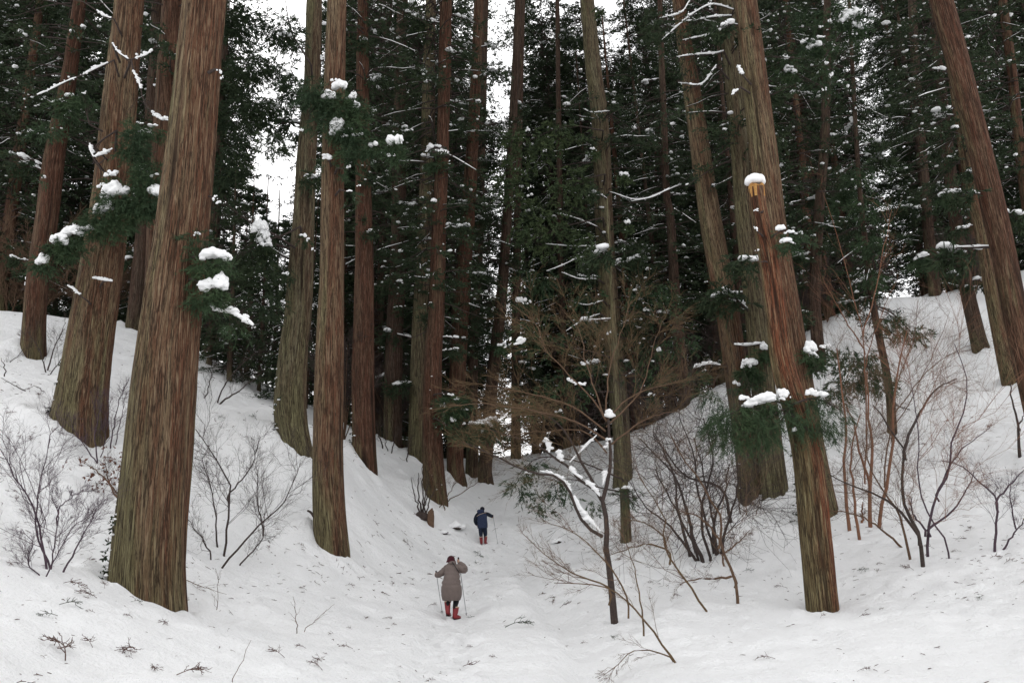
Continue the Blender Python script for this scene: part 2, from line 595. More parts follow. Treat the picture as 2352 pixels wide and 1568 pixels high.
def trunk_mesh(name, C, R, moss_off=0.0, flare=0.5, relief=0.03, segs=48, row=0.22, seed=0, ribs=True):
    """C (n,3) axis from below the ground upwards, R (n,) radii -> mesh in world space; h = 0 at index where z first passes base"""
    L = np.concatenate([[0], np.cumsum(np.linalg.norm(np.diff(C, axis=0), axis=1))])
    n = max(int(L[-1] / row), 6)
    s = np.linspace(0, L[-1], n)
    A = np.stack([np.interp(s, L, C[:, k]) for k in range(3)], 1)
    R = np.interp(s, L, R)
    h = s - moss_off
    th = np.arange(segs) / segs * 2 * math.pi
    ct, st = np.cos(th), np.sin(th)
    Rr = R[:, None]
    hh = h[:, None] + 0 * th
    tw = 0.03 * hh
    bx = np.cos(th[None] + tw) * Rr; by = np.sin(th[None] + tw) * Rr
    big = fbm(bx * 1.1 + seed * 3.1, by * 1.1, hh * 0.18, 2, seed) - 0.5
    rid = vn(bx * 8 + seed, by * 8, hh * 0.30, seed + 5)
    rid2 = vn(bx * 21 + seed, by * 21, hh * 0.8, seed + 9)
    rid3 = vn(bx * 5.0, by * 5.0, hh * 0.3, seed + 15)
    rel = 1 - np.abs(2 * rid - 1)
    rel = 0.55 * rel + 0.25 * rid2 + 0.2 * rid3
    fl = np.exp(-np.maximum(hh + 0.1, 0) / 0.75) * flare
    rootn = fbm(np.cos(th)[None] * 1.7 + seed, np.sin(th)[None] * 1.7 + 0 * hh, 0.0, 2, seed + 3)
    rad = Rr * (1 + 0.16 * big + fl * (0.15 + 1.1 * rootn)) + (rel - 0.5) * relief * 2
    V = A[:, None] + np.stack([rad * ct, rad * st, 0 * rad], -1)
    idx = np.arange(n * segs).reshape(n, segs)
    nx = np.roll(idx, -1, axis=1)
    Fq = np.stack([idx[:-1], nx[:-1], nx[1:], idx[1:]], -1).reshape(-1, 4)
    bark = np.stack([bx, by, hh], -1).reshape(-1, 3)
    bark[:, 0] += seed * 7.3
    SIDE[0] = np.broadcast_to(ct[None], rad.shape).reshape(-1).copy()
    me = (V.reshape(-1, 3), Fq, bark, rel.reshape(-1))
    return me, A, R, h


class Tree:
    pass


ROOT_N = [0]


def cedar(label, Y, pts, kind='tan', flare=0.14, top_extra=1.5, relief=None, crown=None, name='cedar_tree', cap=False, group=None):
    """pts: [(u, v, width)...] from the ground upwards in the plane y = Y"""
    T = Tree()
    ROOT_N[0] += 1; seed = ROOT_N[0]
    W = []
    for (u, v, w) in pts:
        p = P(u, v, Y); W.append([*p, w * Y / F / 2])
    W = np.array(W)
    # ground the foot
    g = float(HG(W[0, 0], Y))
    b = W[0].copy(); d = W[1] - W[0]
    if not cap:
        e = W[-1] + (W[-1] - W[-2]) / np.linalg.norm((W[-1] - W[-2])[:3]) * top_extra * 6
        e[3] = W[-1, 3] * 0.75
        e2 = e + (e - W[-1]); e2[3] = W[-1, 3] * 0.35
        W = np.concatenate([W, [e, e2]])
    foot = b.copy()
    foot[:3] = b[:3] - d[:3] / max(d[2], 0.1) * (b[2] - (min(g, b[2]) - 0.9)); foot[3] = b[3]
    W = np.concatenate([[foot], W])
    Q = smooth_path(W[:, :], 60)
    Q[:, 3] = np.interp(np.linspace(0, 1, 60), np.linspace(0, 1, 60), Q[:, 3])
    wpx = pts[0][2] * 1024 / CW
    segs = int(np.clip(wpx * 2.6, 20, 190))
    row = float(np.clip(Y * 0.0055, 0.09, 0.5))
    (V, Fq, bark, rel), A, R, h = trunk_mesh('trunk', Q[:, :3], Q[:, 3], moss_off=0.9 + (b[2] - g if g < b[2] else 0), flare=flare,
                                             relief=relief if relief is not None else min(0.045, 0.06 * b[3] + 0.01), segs=segs, row=row, seed=seed)
    base = np.array([b[0], Y, g])
    T.root = thing(name, label, 'tree', base, group)
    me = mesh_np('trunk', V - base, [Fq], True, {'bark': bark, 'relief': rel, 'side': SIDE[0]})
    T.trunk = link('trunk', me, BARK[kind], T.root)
    T.A, T.R, T.base, T.Y, T.seed = A, R, base, Y, seed
    return T


def on_trunk(T, v):
    """axis point and radius of the trunk at picture height v"""
    M = np.linalg.inv(MROT)
    c = (T.A - np.array([0, 0, CAMZ])) @ M.T
    vv = CH / 2 - c[:, 1] / -c[:, 2] * F
    k = int(np.argmin(np.abs(vv - v)))
    return T.A[k], T.R[k]


# ------------------------------------------------------------------ foliage
def blades(O, D, Lg, m, bl, bw, rs, droop=0.3, spread=0.9):
    """m leafy blades along each twig: O (N,3) origins, D (N,3) unit directions, Lg (N,) lengths"""
    N = len(O)
    t = rs.uniform(0.05, 1.0, (N, m, 1))
    p = O[:, None] + D[:, None] * Lg[:, None, None] * t
    p[..., 2] -= droop * (t[..., 0] ** 2) * Lg[:, None] * 0.5
    d = norm(D[:, None] + rs.normal(0, spread, (N, m, 3)) * np.array([1, 1, 0.8]))
    d[..., 2] -= droop * 0.6
    d = norm(d)
    l = bl * rs.uniform(0.6, 1.4, (N, m, 1))
    w = norm(np.cross(d, rs.normal(0, 1, (N, m, 3)))) * bw * rs.uniform(0.6, 1.3, (N, m, 1))
    tip = p + d * l
    tip[..., 2] += l[..., 0] * 0.12
    mid = p + d * l * 0.45
    V = np.stack([p, mid + w, tip, mid - w], 2).reshape(-1, 3)
    F_ = np.arange(len(V)).reshape(-1, 4)
    return V, F_


def crown_meshes(tag_, h0, h1, r0, r1, nb, seed, bl=0.24, bw=0.040, m=9, tw=13, snow=1.0, dead=8):
    """a conifer crown about the z axis: leaf mesh, twig mesh, snow mesh"""
    rs = np.random.RandomState(seed)
    G = Geo(); B = Geo(); S = Geo()
    hs_ = np.sort(rs.uniform(0, 1, nb) ** 0.9)
    az = rs.uniform(0, 2 * math.pi, nb)
    ln = (r0 + (r1 - r0) * hs_) * rs.uniform(0.55, 1.15, nb)
    z = h0 + (h1 - h0) * hs_
    K = 6
    t = np.linspace(0, 1, K)
    el = rs.uniform(-0.25, 0.35, nb)
    dirh = np.stack([np.cos(az), np.sin(az), np.zeros(nb)], 1)
    pts = dirh[:, None] * (ln[:, None, None] * t[None, :, None])
    pts[..., 2] += z[:, None] + ln[:, None] * (el[:, None] * t - 0.55 * t ** 2 + 0.28 * t ** 3.5)
    pts += rs.normal(0, 0.05, pts.shape) * t[None, :, None]
    rad = (0.018 + 0.008 * ln)[:, None] * (1.05 - t[None])
    V, Fq = tubes(pts, rad, 4); B.add(V, Fq)
    # side twigs
    tt = rs.uniform(0.22, 1.0, (nb, tw))
    seg = tt * (K - 1); i = np.minimum(seg.astype(int), K - 2); f = (seg - i)[..., None]
    bi = np.arange(nb)[:, None]
    O = pts[bi, i] * (1 - f) + pts[bi, i + 1] * f
    side = np.stack([-dirh[:, 1], dirh[:, 0], np.zeros(nb)], 1)[:, None] * np.where(rs.rand(nb, tw, 1) > 0.5, 1, -1)
    D = norm(side * rs.uniform(0.3, 1.1, (nb, tw, 1)) + dirh[:, None] * rs.uniform(0.4, 1.0, (nb, tw, 1)) + np.array([0, 0, 1]) * rs.normal(-0.10, 0.30, (nb, tw, 1)))
    Lg = rs.uniform(0.3, 0.95, (nb, tw)) * (0.5 + 0.16 * ln[:, None])
    O = O.reshape(-1, 3); D = D.reshape(-1, 3); Lg = Lg.ravel()
    # clumpy: drop foliage in some volumes
    keep = vn(O[:, 0] * 0.55 + 9, O[:, 1] * 0.55, O[:, 2] * 0.55, seed) > 0.435
    O, D, Lg = O[keep], D[keep], Lg[keep]
    V, F_ = blades(O, D, Lg, m, bl, bw, rs, droop=0.45); G.add(V, F_)
    # bare dead branches
    # snow lines along branches and lumps on sprays
    sel = rs.rand(nb) < 0.17 * snow
    a = pts[sel][:, 1:5].copy(); a[..., 2] += 0.03
    rr = rs.uniform(0.008, 0.040, (len(a), 1)) * np.array([[0.6, 1.0, 0.9, 0.35]]) * rs.uniform(0.5, 1.3, (len(a), 4))
    if len(a):
        V, Fq = tubes(a, rr, 5); S.add(V, Fq)
    n = int(len(O) * 0.055 * snow)
    j = rs.choice(len(O), n, replace=False)
    C = O[j] + D[j] * Lg[j][:, None] * rs.uniform(0.3, 0.9, (n, 1)) + np.array([0, 0, 0.04])
    sz = (0.045 + 0.13 * rs.rand(n) ** 2.2)[:, None] * np.array([1.4, 1.4, 0.75]) * rs.uniform(0.7, 1.3, (n, 3))
    V, F_ = blobs(C, sz, 1, seed); S.add(V, F_)
    return G.mesh('crown_' + tag_), B.mesh('boughs_' + tag_, smooth=True), S.mesh('snow_' + tag_, smooth=True)


# far crowns (4 kinds shared), high crowns for the big trees, sparse low ones
CROWN = [crown_meshes('a', 3.5, 38, 4.4, 2.2, 270, 11, tw=15, m=11), crown_meshes('b', 7, 39, 4.2, 2.2, 250, 12, tw=15, m=11),
         crown_meshes('c', 2.0, 36, 4.2, 2.0, 280, 13, tw=15, m=11), crown_meshes('d', 10, 40, 4.6, 2.4, 240, 14, tw=15, m=11),
         crown_meshes('e', 1.0, 18, 3.4, 0.8, 170, 15, tw=14, m=11)]
HIGH = [crown_meshes('high_a', 0, 15, 4.6, 2.0, 130, 21, tw=14, m=8), crown_meshes('high_b', 0, 16, 4.0, 1.8, 120, 22, tw=14, m=8)]
MID = [crown_meshes('mid_a', 0, 20, 3.0, 4.4, 125, 41, bl=.2, bw=.034, tw=15, m=11, snow=1.2), crown_meshes('mid_b', 0, 20, 2.8, 4.2, 115, 42, bl=.2, bw=.034, tw=15, m=11, snow=1.5),
       crown_meshes('mid_c', 0, 20, 2.6, 4.5, 130, 43, bl=.2, bw=.034, tw=15, m=11, snow=1.5)]
for M_ in CROWN + HIGH + MID:
    M_[0].materials.append(LEAF); M_[1].materials.append(TWIG['dark']); M_[2].materials.append(SNOW)


def put_crown(root, M_, loc, rz, sc, sn=True):
    for nm, me in (('crown', M_[0]), ('boughs', M_[1]), ('snow', M_[2])):
        if nm == 'snow' and not sn: continue
        o = bpy.data.objects.new(nm, me); COL.objects.link(o); o.parent = root
        o.location = Vector([float(c) for c in loc]); o.rotation_euler = (0, 0, rz); o.scale = sc
        if nm != 'snow': o['kind'] = 'stuff'
        else: o['kind'] = 'stuff'


# ------------------------------------------------------------------ the named trees
TR = {}
def T_(key, *a, **k): TR[key] = cedar(*a, **k)

T_('big', 'thickest cedar, grooved red-brown bark with mossy foot, nearest on the left bank', 17,
   [(340, 1392, 152), (342, 1300, 150), (367, 1000, 143), (395, 700, 130), (432, 400, 114), (470, 0, 102)], 'tan', relief=0.055)
T_('second', 'broad cedar left of the thickest trunk, brown bark, boughs of snow across its middle', 26,
   [(182, 985, 118), (186, 940, 114), (207, 784, 104), (250, 500, 86), (274, 250, 76), (298, 0, 66)], 'tan')
T_('redbehind', 'dark red cedar trunk showing just behind the left edge of the thickest trunk', 29,
   [(352, 1010, 66), (372, 475, 60), (400, 0, 54)], 'red')
T_('slimleft', 'slim brown cedar trunk far back between the two broad left trees', 46,
   [(308, 752, 38), (328, 560, 35), (352, 200, 30), (362, 0, 26)], 'dark')
T_('farleft', 'reddish cedar at the left edge, standing high on the left bank', 36,
   [(75, 812, 54), (85, 650, 48), (108, 500, 50), (126, 350, 47), (154, 200, 36), (184, 0, 30)], 'red')
T_('five', 'mossy greenish cedar beside the sky gap, left one of the front middle pair', 31.5,
   [(680, 1036, 62), (667, 935, 70), (676, 784, 61), (683, 740, 60), (697, 500, 51), (704, 350, 46), (717, 200, 42), (722, 0, 38)], 'green', flare=0.25)
T_('six', 'straight pinkish-tan cedar with clean bark, forked stub at its snowy foot', 25.5,
   [(760, 1258, 72), (753, 1080, 70), (758, 784, 64), (762, 640, 58), (765, 350, 54), (774, 0, 48)], 'tan', relief=0.02)
T_('seven', 'dark red straight cedar immediately right of the pinkish-tan one', 38.5,
   [(838, 1076, 54), (834, 884, 52), (836, 600, 44), (834, 400, 37), (833, 200, 31), (833, 0, 28)], 'red')
T_('eight', 'narrow brown cedar on the ridge between the dark red trunk and the mossy twin', 47,
   [(902, 1027, 42), (905, 784, 40), (915, 600, 37), (918, 250, 30), (925, 0, 25)], 'dark')
T_('nine', 'greenish cedar standing close behind the red trunk left of the walkers', 46.5,
   [(955, 1050, 37), (962, 784, 35), (972, 600, 34), (982, 350, 33), (986, 125, 29), (990, 0, 26)], 'green', flare=0.2)
T_('ten', 'red-brown cedar uphill left of the walkers with a snow-capped burl', 40.5,
   [(1000, 1148, 50), (992, 984, 45), (997, 784, 40), (1002, 740, 38), (1009, 500, 34), (1018, 300, 32), (1024, 0, 30)], 'red', flare=0.2)
T_('eleven', 'brown cedar behind the far walker, right of the red-brown one', 49.5,
   [(1050, 1108, 40), (1045, 1034, 38), (1055, 784, 38), (1063, 650, 38), (1084, 350, 29), (1095, 125, 25), (1100, 0, 24)], 'red')
T_('twelve', 'thin dark cedar trunk against the sky slit at the head of the path', 62,
   [(1084, 1048, 27), (1087, 784, 25), (1102, 500, 20), (1115, 0, 15)], 'dark')
T_('thirteen', 'dark cedar leaning right at the head of the path beside bright sky', 52.5,
   [(1117, 1116, 32), (1114, 1084, 30), (1130, 884, 29), (1150, 700, 26), (1165, 500, 23), (1182, 200, 19), (1190, 0, 16)], 'dark', flare=0.3)
T_('fourteen', 'grey-green cedar right of the path, rising behind the brown-twigged small tree', 46,
   [(1432, 1112, 42), (1428, 1000, 40), (1414, 834, 44), (1396, 650, 46), (1387, 500, 45), (1380, 300, 42), (1362, 150, 40), (1348, 0, 35)], 'green', flare=0.2)
T_('pole', 'slender young cedar trunk behind the fork of the small bare tree', 34,
   [(1439, 1246, 23), (1432, 1100, 19), (1420, 950, 16), (1412, 800, 13), (1404, 640, 10)], 'green', flare=0.2, name='young_cedar', top_extra=0.3)
T_('fifteen', 'leaning pinkish cedar right of the hollow, left of the broken trunk', 34.5,
   [(1730, 1136, 66), (1724, 1080, 60), (1700, 934, 53), (1673, 740, 54), (1631, 500, 50), (1595, 250, 45), (1572, 100, 37), (1558, 0, 32)], 'tan', relief=0.02)
T_('sixteen', 'pale grey-green cedar just behind the broken trunk, left one of the twin', 33.5,
   [(1785, 1168, 56), (1760, 950, 54), (1735, 700, 50), (1712, 500, 46), (1695, 300, 43), (1671, 50, 41), (1667, 0, 40)], 'green')
T_('seventeen', 'stout brown cedar behind the broken trunk, right one of the twin', 31,
   [(1882, 1190, 80), (1868, 1100, 74), (1828, 868, 70), (1808, 737, 68), (1775, 518, 66), (1752, 343, 65), (1718, 50, 57), (1712, 0, 56)], 'tan')
T_('rightmost', 'leaning red-brown cedar crossing the upper right edge of the picture', 29,
   [(2440, 1100, 62), (2400, 1000, 60), (2338, 750, 56), (2309, 600, 54), (2276, 450, 54), (2240, 300, 52), (2201, 150, 54), (2161, 0, 54)], 'red', relief=0.02)
T_('twenty', 'dark curved cedar standing high on the right bank, foot bent to the right', 47,
   [(2254, 802, 38), (2246, 775, 34), (2218, 650, 30), (2194, 500, 29), (2172, 300, 25), (2150, 100, 21), (2142, 0, 18)], 'dark')
T_('twentyone', 'brown cedar with smooth bark at the right edge, above the dead stem', 40,
   [(2326, 886, 42), (2299, 784, 33), (2281, 700, 29), (2256, 550, 28), (2224, 400, 25), (2199, 250, 22), (2165, 0, 19)], 'tan', relief=0.01)
T_('twentytwo', 'slim red cedar in the top right corner of the picture', 44,
   [(2420, 830, 34), (2350, 400, 26), (2322, 150, 23), (2303, 0, 21)], 'red')
T_('twentythree', 'pole-thin dark cedar on the right bank rising above the shrubs', 38,
   [(2050, 998, 20), (2041, 884, 17), (2006, 700, 15), (1981, 500, 13), (1969, 350, 11), (1956, 125, 9), (1950, 0, 8)], 'dark', name='young_cedar', flare=0.15)
T_('twentyfour', 'dark cedar trunk just right of the broken trunk, behind hanging boughs', 50,
   [(1890, 890, 28), (1872, 700, 27), (1880, 500, 25), (1895, 300, 22), (1900, 0, 18)], 'dark')
T_('twentyfive', 'far straight cedar between the grey-green one and the leaning pinkish one', 58,
   [(1578, 945, 30), (1566, 850, 28), (1552, 700, 25), (1540, 500, 20), (1530, 420, 18), (1515, 0, 12)], 'dark')
T_('twentysix', 'far dark cedar trunk half hidden behind the brown twigs of the small tree', 70,
   [(1304, 1022, 20), (1298, 850, 18), (1288, 600, 15), (1280, 0, 10)], 'dark')
T_('twentyseven', 'dark far cedar rising straight above the far walker', 68,
   [(1185, 1035, 22), (1186, 700, 20), (1192, 300, 17), (1200, 0, 14)], 'dark')
T_('twentynine', 'dark cedar far behind the crest of the right bank', 63,
   [(2150, 700, 28), (2125, 450, 25), (2105, 200, 22), (2095, 0, 19)], 'dark')

# snow banked unevenly round the feet of the trunks
for T in TR.values():
    bx_, by_ = T.base[0], T.base[1]; r0 = T.R[8]
    i0, i1 = np.searchsorted(gx, [bx_ - 3, bx_ + 3]); j0, j1 = np.searchsorted(gy, [by_ - 3, by_ + 3])
    xx, yy = GX[j0:j1, i0:i1], GY[j0:j1, i0:i1]
    rr_ = np.hypot(xx - bx_, yy - by_); n_ = fbm(xx * 1.6, yy * 1.6, 0, 3, 31)
    sg_ = -1.0 if bx_ < 2.0 else 1.0
    GZ[j0:j1, i0:i1] += sg_ * 0.42 * (xx - bx_) * np.exp(-(rr_ / (r0 * 2.2)) ** 2)
    GZ[j0:j1, i0:i1] += (n_ - 0.38) * 0.75 * np.exp(-((rr_ - r0 * 1.5) / (0.35 + r0 * .5)) ** 2)
# ------------------------------------------------------------------ ground object
me = mesh_np('snow_ground', np.stack([GX, GY, GZ], -1).reshape(-1, 3),
             [np.stack([(a := np.arange(GX.size).reshape(GX.shape))[:-1, :-1], a[:-1, 1:], a[1:, 1:], a[1:, :-1]], -1).reshape(-1, 4)], True)
gr = link('snow_ground', me, SNOW_G, kind='structure')

# high crowns of the big trees (mostly above the picture)
rs1 = np.random.RandomState(77)
for key, T in TR.items():
    if key == 'pole': continue
    if key == 'twentythree':
        put_crown(T.root, MID[1], T.A[25] - T.base, 1.0, (0.5, 0.5, 0.8)); continue
    top = T.A[-1]; rel = top - T.base
    d = (T.A[-1] - T.A[-8]); d = d / d[2]
    start = rel - d * 11.0
    if key in ('big', 'second', 'redbehind', 'six', 'five', 'rightmost', 'seventeen', 'sixteen'): start = rel - d * 8
    s = 1.0 if T.Y < 45 else 0.85
    put_crown(T.root, HIGH[T.seed % 2], start, rs1.uniform(0, 6.28), (s, s, s))
    low = {'farleft': 9, 'redbehind': 12, 'slimleft': 6, 'seven': 11, 'eight': 9, 'nine': 7, 'ten': 8, 'eleven': 7, 'twelve': 4, 'thirteen': 6, 'fourteen': 5, 'twenty': 7, 'twentyone': 10, 'twentytwo': 6,
           'twentyfour': 5, 'twentyfive': 5, 'twentysix': 4, 'twentyseven': 4, 'twentynine': 4, 'sixteen': 12}.get(key)
    if low is not None:
        k_ = int(np.argmin(np.abs(T.A[:, 2] - T.base[2] - low)))
        put_crown(T.root, MID[T.seed % 3], T.A[k_] - T.base, rs1.uniform(0, 6.28), (0.9, 0.9, 0.95))

# ------------------------------------------------------------------ the forest behind
rs2 = np.random.RandomState(404)
gaps = [(625, 430, 95, 150), (1165, 960, 30, 130), (455, 60, 10, 10)]
placed = [(T.base[0], T.base[1]) for T in TR.values()]
far = []
tries = 0
def px_of(p):
    M = np.linalg.inv(MROT); c = M @ (np.asarray(p) - np.array([0, 0, CAMZ]))
    return CW / 2 + c[0] / -c[2] * F, CH / 2 - c[1] / -c[2] * F
while len(far) < 165 and tries < 6000:
    tries += 1
    y = 46 + 70 * rs2.rand() ** 1.4; x = rs2.uniform(-0.78, 0.80) * y
    z = float(HG(x, y))
    u, v = px_of((x, y, z))
    crest = np.interp(u, [0, 160, 460, 640, 800, 900, 1180, 1450, 1530, 1700, 1880, 1960, 2352], [46, 47, 40, 40, 46, 52, 76, 63, 58, 55, 62, 63, 62])
    if y < crest: continue
    if abs(u - 1163) < 80: continue
    if abs(u - 622) < 95 or (abs(u - 622) < 150 and rs2.rand() < .6): continue
    if u < 420 and rs2.rand() < .4: continue
    if abs(u - 2070) < 90 and rs2.rand() < .5: continue
    if min((x - a) ** 2 + (y - b) ** 2 for a, b in placed) < 3.4 ** 2: continue
    placed.append((x, y)); far.append((x, y, z))
for uu, yy in ((1230, 84), (1290, 92), (1340, 80), (1250, 105), (930, 80), (870, 95)):
    d = ray(uu, 1000); far.append((d[0] * yy, yy, float(HG(d[0] * yy, yy))))
LOW = []
for uu, yy in ((470, 44), (520, 42), (560, 46), (590, 43), (625, 47), (650, 42), (545, 52), (605, 55), (700, 46), (790, 50)):
    d = ray(uu, 1000); LOW.append((d[0] * yy, yy, float(HG(d[0] * yy, yy))))
far += LOW
far.sort(key=lambda q: q[1])
# a simple tall trunk shared by far trees
fk = {}
for i, (kind, R0) in enumerate((('dark', 0.36), ('red', 0.42), ('dark', 0.26))):
    C = np.array([[0, 0, -1], [0.05, 0, 4], [-0.1, 0.05, 14], [0.05, 0, 40.0]]); R = np.array([R0, R0 * 0.92, R0 * 0.7, 0.05])
    (V, Fq, bark, rel), *_ = trunk_mesh('t', C, R, 1.0, 0.3, 0.02, 16, 0.6, 50 + i)
    me = mesh_np('far_trunk', V, [Fq], True, {'bark': bark, 'relief': rel, 'side': SIDE[0]}); me.materials.append(BARK[kind]); fk[i] = me
NAMES_U = [(0, 'the left edge'), (95, 'the far left cedar'), (215, 'the broad second cedar'), (400, 'the thickest trunk'), (676, 'the mossy cedar'), (760, 'the pinkish-tan cedar'), (835, 'the straight red cedar'),
           (910, 'the narrow ridge cedar'), (1000, 'the red-brown cedar'), (1110, 'the dark leaning cedar'), (1400, 'the grey-green cedar'), (1640, 'the leaning pinkish cedar'), (1790, 'the broken trunk'),
           (1985, 'the pole-thin cedar'), (2230, 'the dark curved cedar'), (2352, 'the right edge')]
for i, (x, y, z) in enumerate(far):
    u_ = px_of((x, y, z + 8))[0]
    k_ = int(np.clip(np.searchsorted([a for a, _ in NAMES_U], u_), 1, len(NAMES_U) - 1))
    row = 'front-row' if y < 62 else ('middle-row' if y < 80 else 'deep')
    lab = row + ' snowy wood cedar between ' + NAMES_U[k_ - 1][1] + ' and ' + NAMES_U[k_][1]
    if len(lab.split()) > 16: lab = row + ' cedar between ' + NAMES_U[k_ - 1][1] + ' and ' + NAMES_U[k_][1]
    grp = row + ' cedars between ' + NAMES_U[k_ - 1][1].replace('the ', '', 1) + ' and ' + NAMES_U[k_][1].replace('the ', '', 1)
    root = thing('cedar_tree', lab, 'tree', (x, y, z), grp)
    t = link('trunk', fk[i % 3], None, root)
    lean = rs2.normal(0, 0.02)
    t.rotation_euler = (lean, rs2.normal(0, 0.02), rs2.uniform(0, 6))
    s = rs2.uniform(0.85, 1.15) * (1 + max(0, y - 55) * 0.011)
    k = [0, 1, 2, 3, 4, 0, 2][rs2.randint(7)]
    if (x, y, z) in LOW: k = 4; s = rs2.uniform(.5, .66); t.scale = (.4, .4, .3)
    put_crown(root, CROWN[k], (0, 0, 0), rs2.uniform(0, 6.28), (s * 1.05, s * 1.05, s))


# ------------------------------------------------------------------ twigs and boughs
def spawn(PT, m, ln, ang, rs, K=4, up=0.25, wob=0.12, t0=0.25, t1=1.0, flat=1.0):
    """m children on each parent polyline (N,Kp,3) -> (N*m,K,3)"""
    N, Kp, _ = PT.shape
    t = rs.uniform(t0, t1, (N, m)); sg = t * (Kp - 1); i = np.minimum(sg.astype(int), Kp - 2); f = (sg - i)[..., None]
    bi = np.arange(N)[:, None]
    O = PT[bi, i] * (1 - f) + PT[bi, i + 1] * f
    T_ = norm(PT[bi, i + 1] - PT[bi, i])
    r = rs.normal(0, 1, T_.shape) * np.array([1, 1, flat]); r -= (r * T_).sum(-1, keepdims=True) * T_
    a = ang * rs.uniform(0.6, 1.3, (N, m, 1))
    D = norm(T_ * np.cos(a) + norm(r) * np.sin(a) + np.array([0, 0, up]))
    plen = np.linalg.norm(PT[:, -1] - PT[:, 0], axis=1)[:, None]
    L = ln * rs.uniform(0.45, 1.2, (N, m)) * (1.15 - 0.55 * t) * plen
    k = np.linspace(0, 1, K)
    pts = O[..., None, :] + D[..., None, :] * (L[..., None, None] * k[:, None])
    w = np.cumsum(rs.normal(0, wob, (N, m, K, 3)), axis=2) * (L[..., None, None] / K) * 1.4
    w[..., 0, :] = 0
    pts = pts + w
    return pts.reshape(-1, K, 3), L.reshape(-1)


def px_path(path, Y, dyo=0.0, n=None, Yend=None):
    """picture path -> world points, distance running from Y to Yend"""
    m = len(path)
    ys = np.linspace(Y, Y if Yend is None else Yend, m) + dyo
    return np.array([P(u, v, y) for (u, v), y in zip(path, ys)])


def shrub(label, cat, stems, r_dp=5, mat='dark', tmat=None, seed=1, levels=((10, .45, .6), (8, .6, .6), (6, .65, .6)), name='bare_shrub',
          up=0.1, tr=1.1, group=None, t0=0.25, spread=0.3, flat=1.0, wob=0.2, stuff_max=300):
    rs = np.random.RandomState(seed)
    g = ground(*stems[0][0])
    if g is None: g = P(*stems[0][0], 40)
    root = thing(name, label, cat, g, group)
    allp = []
    for si, st in enumerate(stems):
        gg = ground(*st[0]) if len(st[0]) == 2 and si < 99 else None
        Y = gg[1] if gg is not None and abs(gg[1] - g[1]) < 2.5 else g[1]
        H_ = (st[0][1] - st[-1][1]) * Y / F
        W = px_path(st, Y, 0, Yend=Y + rs.normal(0, spread) * max(H_, 0.5))
        if gg is not None: W = np.concatenate([[W[0] - np.array([0, 0, 0.25])], W])
        q = smooth_path(W, 14)
        q[1:] += (rs.normal(0, 0.011, q[1:].shape) + np.cumsum(rs.normal(0, .006, q[1:].shape), 0)) * Y / 20
        r0 = r_dp * 0.82 * Y / F / 2 * (1.0 if si == 0 else rs.uniform(0.65, 0.95))
        rad = np.linspace(r0, r0 * 0.28, 14)
        V, Fq = tubes(q[None], rad[None], 7)
        G = Geo(); G.add(V, Fq)
        link('stem', G.mesh('stem', g, True), TWIG[mat], root)
        allp.append(q)
    PT = np.stack(allp)
    G = Geo(); cur = PT; nt_ = 0
    base_r = [0.0046, 0.0026, 0.0019, 0.0015]
    for li, (m, ln, ang) in enumerate(levels):
        K = 5 if li == 0 else 4
        cur, L = spawn(cur, m, ln, ang, rs, K=K, up=up, wob=wob, t0=t0 if li == 0 else 0.15, flat=flat)
        rr = np.linspace(1, 0.45, K)[None] * base_r[li] * tr * np.clip(L[:, None] / 0.6, 0.7, 1.5)
        rr = np.repeat(rr, 1, 0) if rr.shape[0] == len(cur) else np.repeat(rr, len(cur), 0)
        V, Fq = tubes(cur, rr, 3); G.add(V, Fq)
        nt_ += len(cur)
    tw = link('twigs', G.mesh('twigs', g), TWIG[tmat or mat], root, kind='stuff')
    return root, g, PT, cur


def snow_line(path, Y, r_dp, seed, parent, org, Yend=None, K=14):
    rs = np.random.RandomState(seed)
    W = px_path(path, Y, 0, Yend=Yend); q = smooth_path(W, K)
    rad = r_dp * Y / F * (0.55 + 0.9 * vn(np.arange(K) * 0.7, np.zeros(K) + seed)) * np.sin(np.linspace(0.12, math.pi - 0.12, K)) ** 0.35
    q[:, 2] += rad * 0.75
    G = Geo()
    V, Fq = tubes(q[None], rad[None], 8); G.add(V, Fq)
    C = q[1:-1] + rs.normal(0, 0.02, (K - 2, 3)); sz = (rad[1:-1, None] * np.array([1.3, 1.3, 1.0]) * rs.uniform(0.8, 1.25, (K - 2, 1)))
    V, F_ = blobs(C, sz, 2, seed); G.add(V, F_)
    return link('snow', G.mesh('snow', org, True), SNOW, parent)


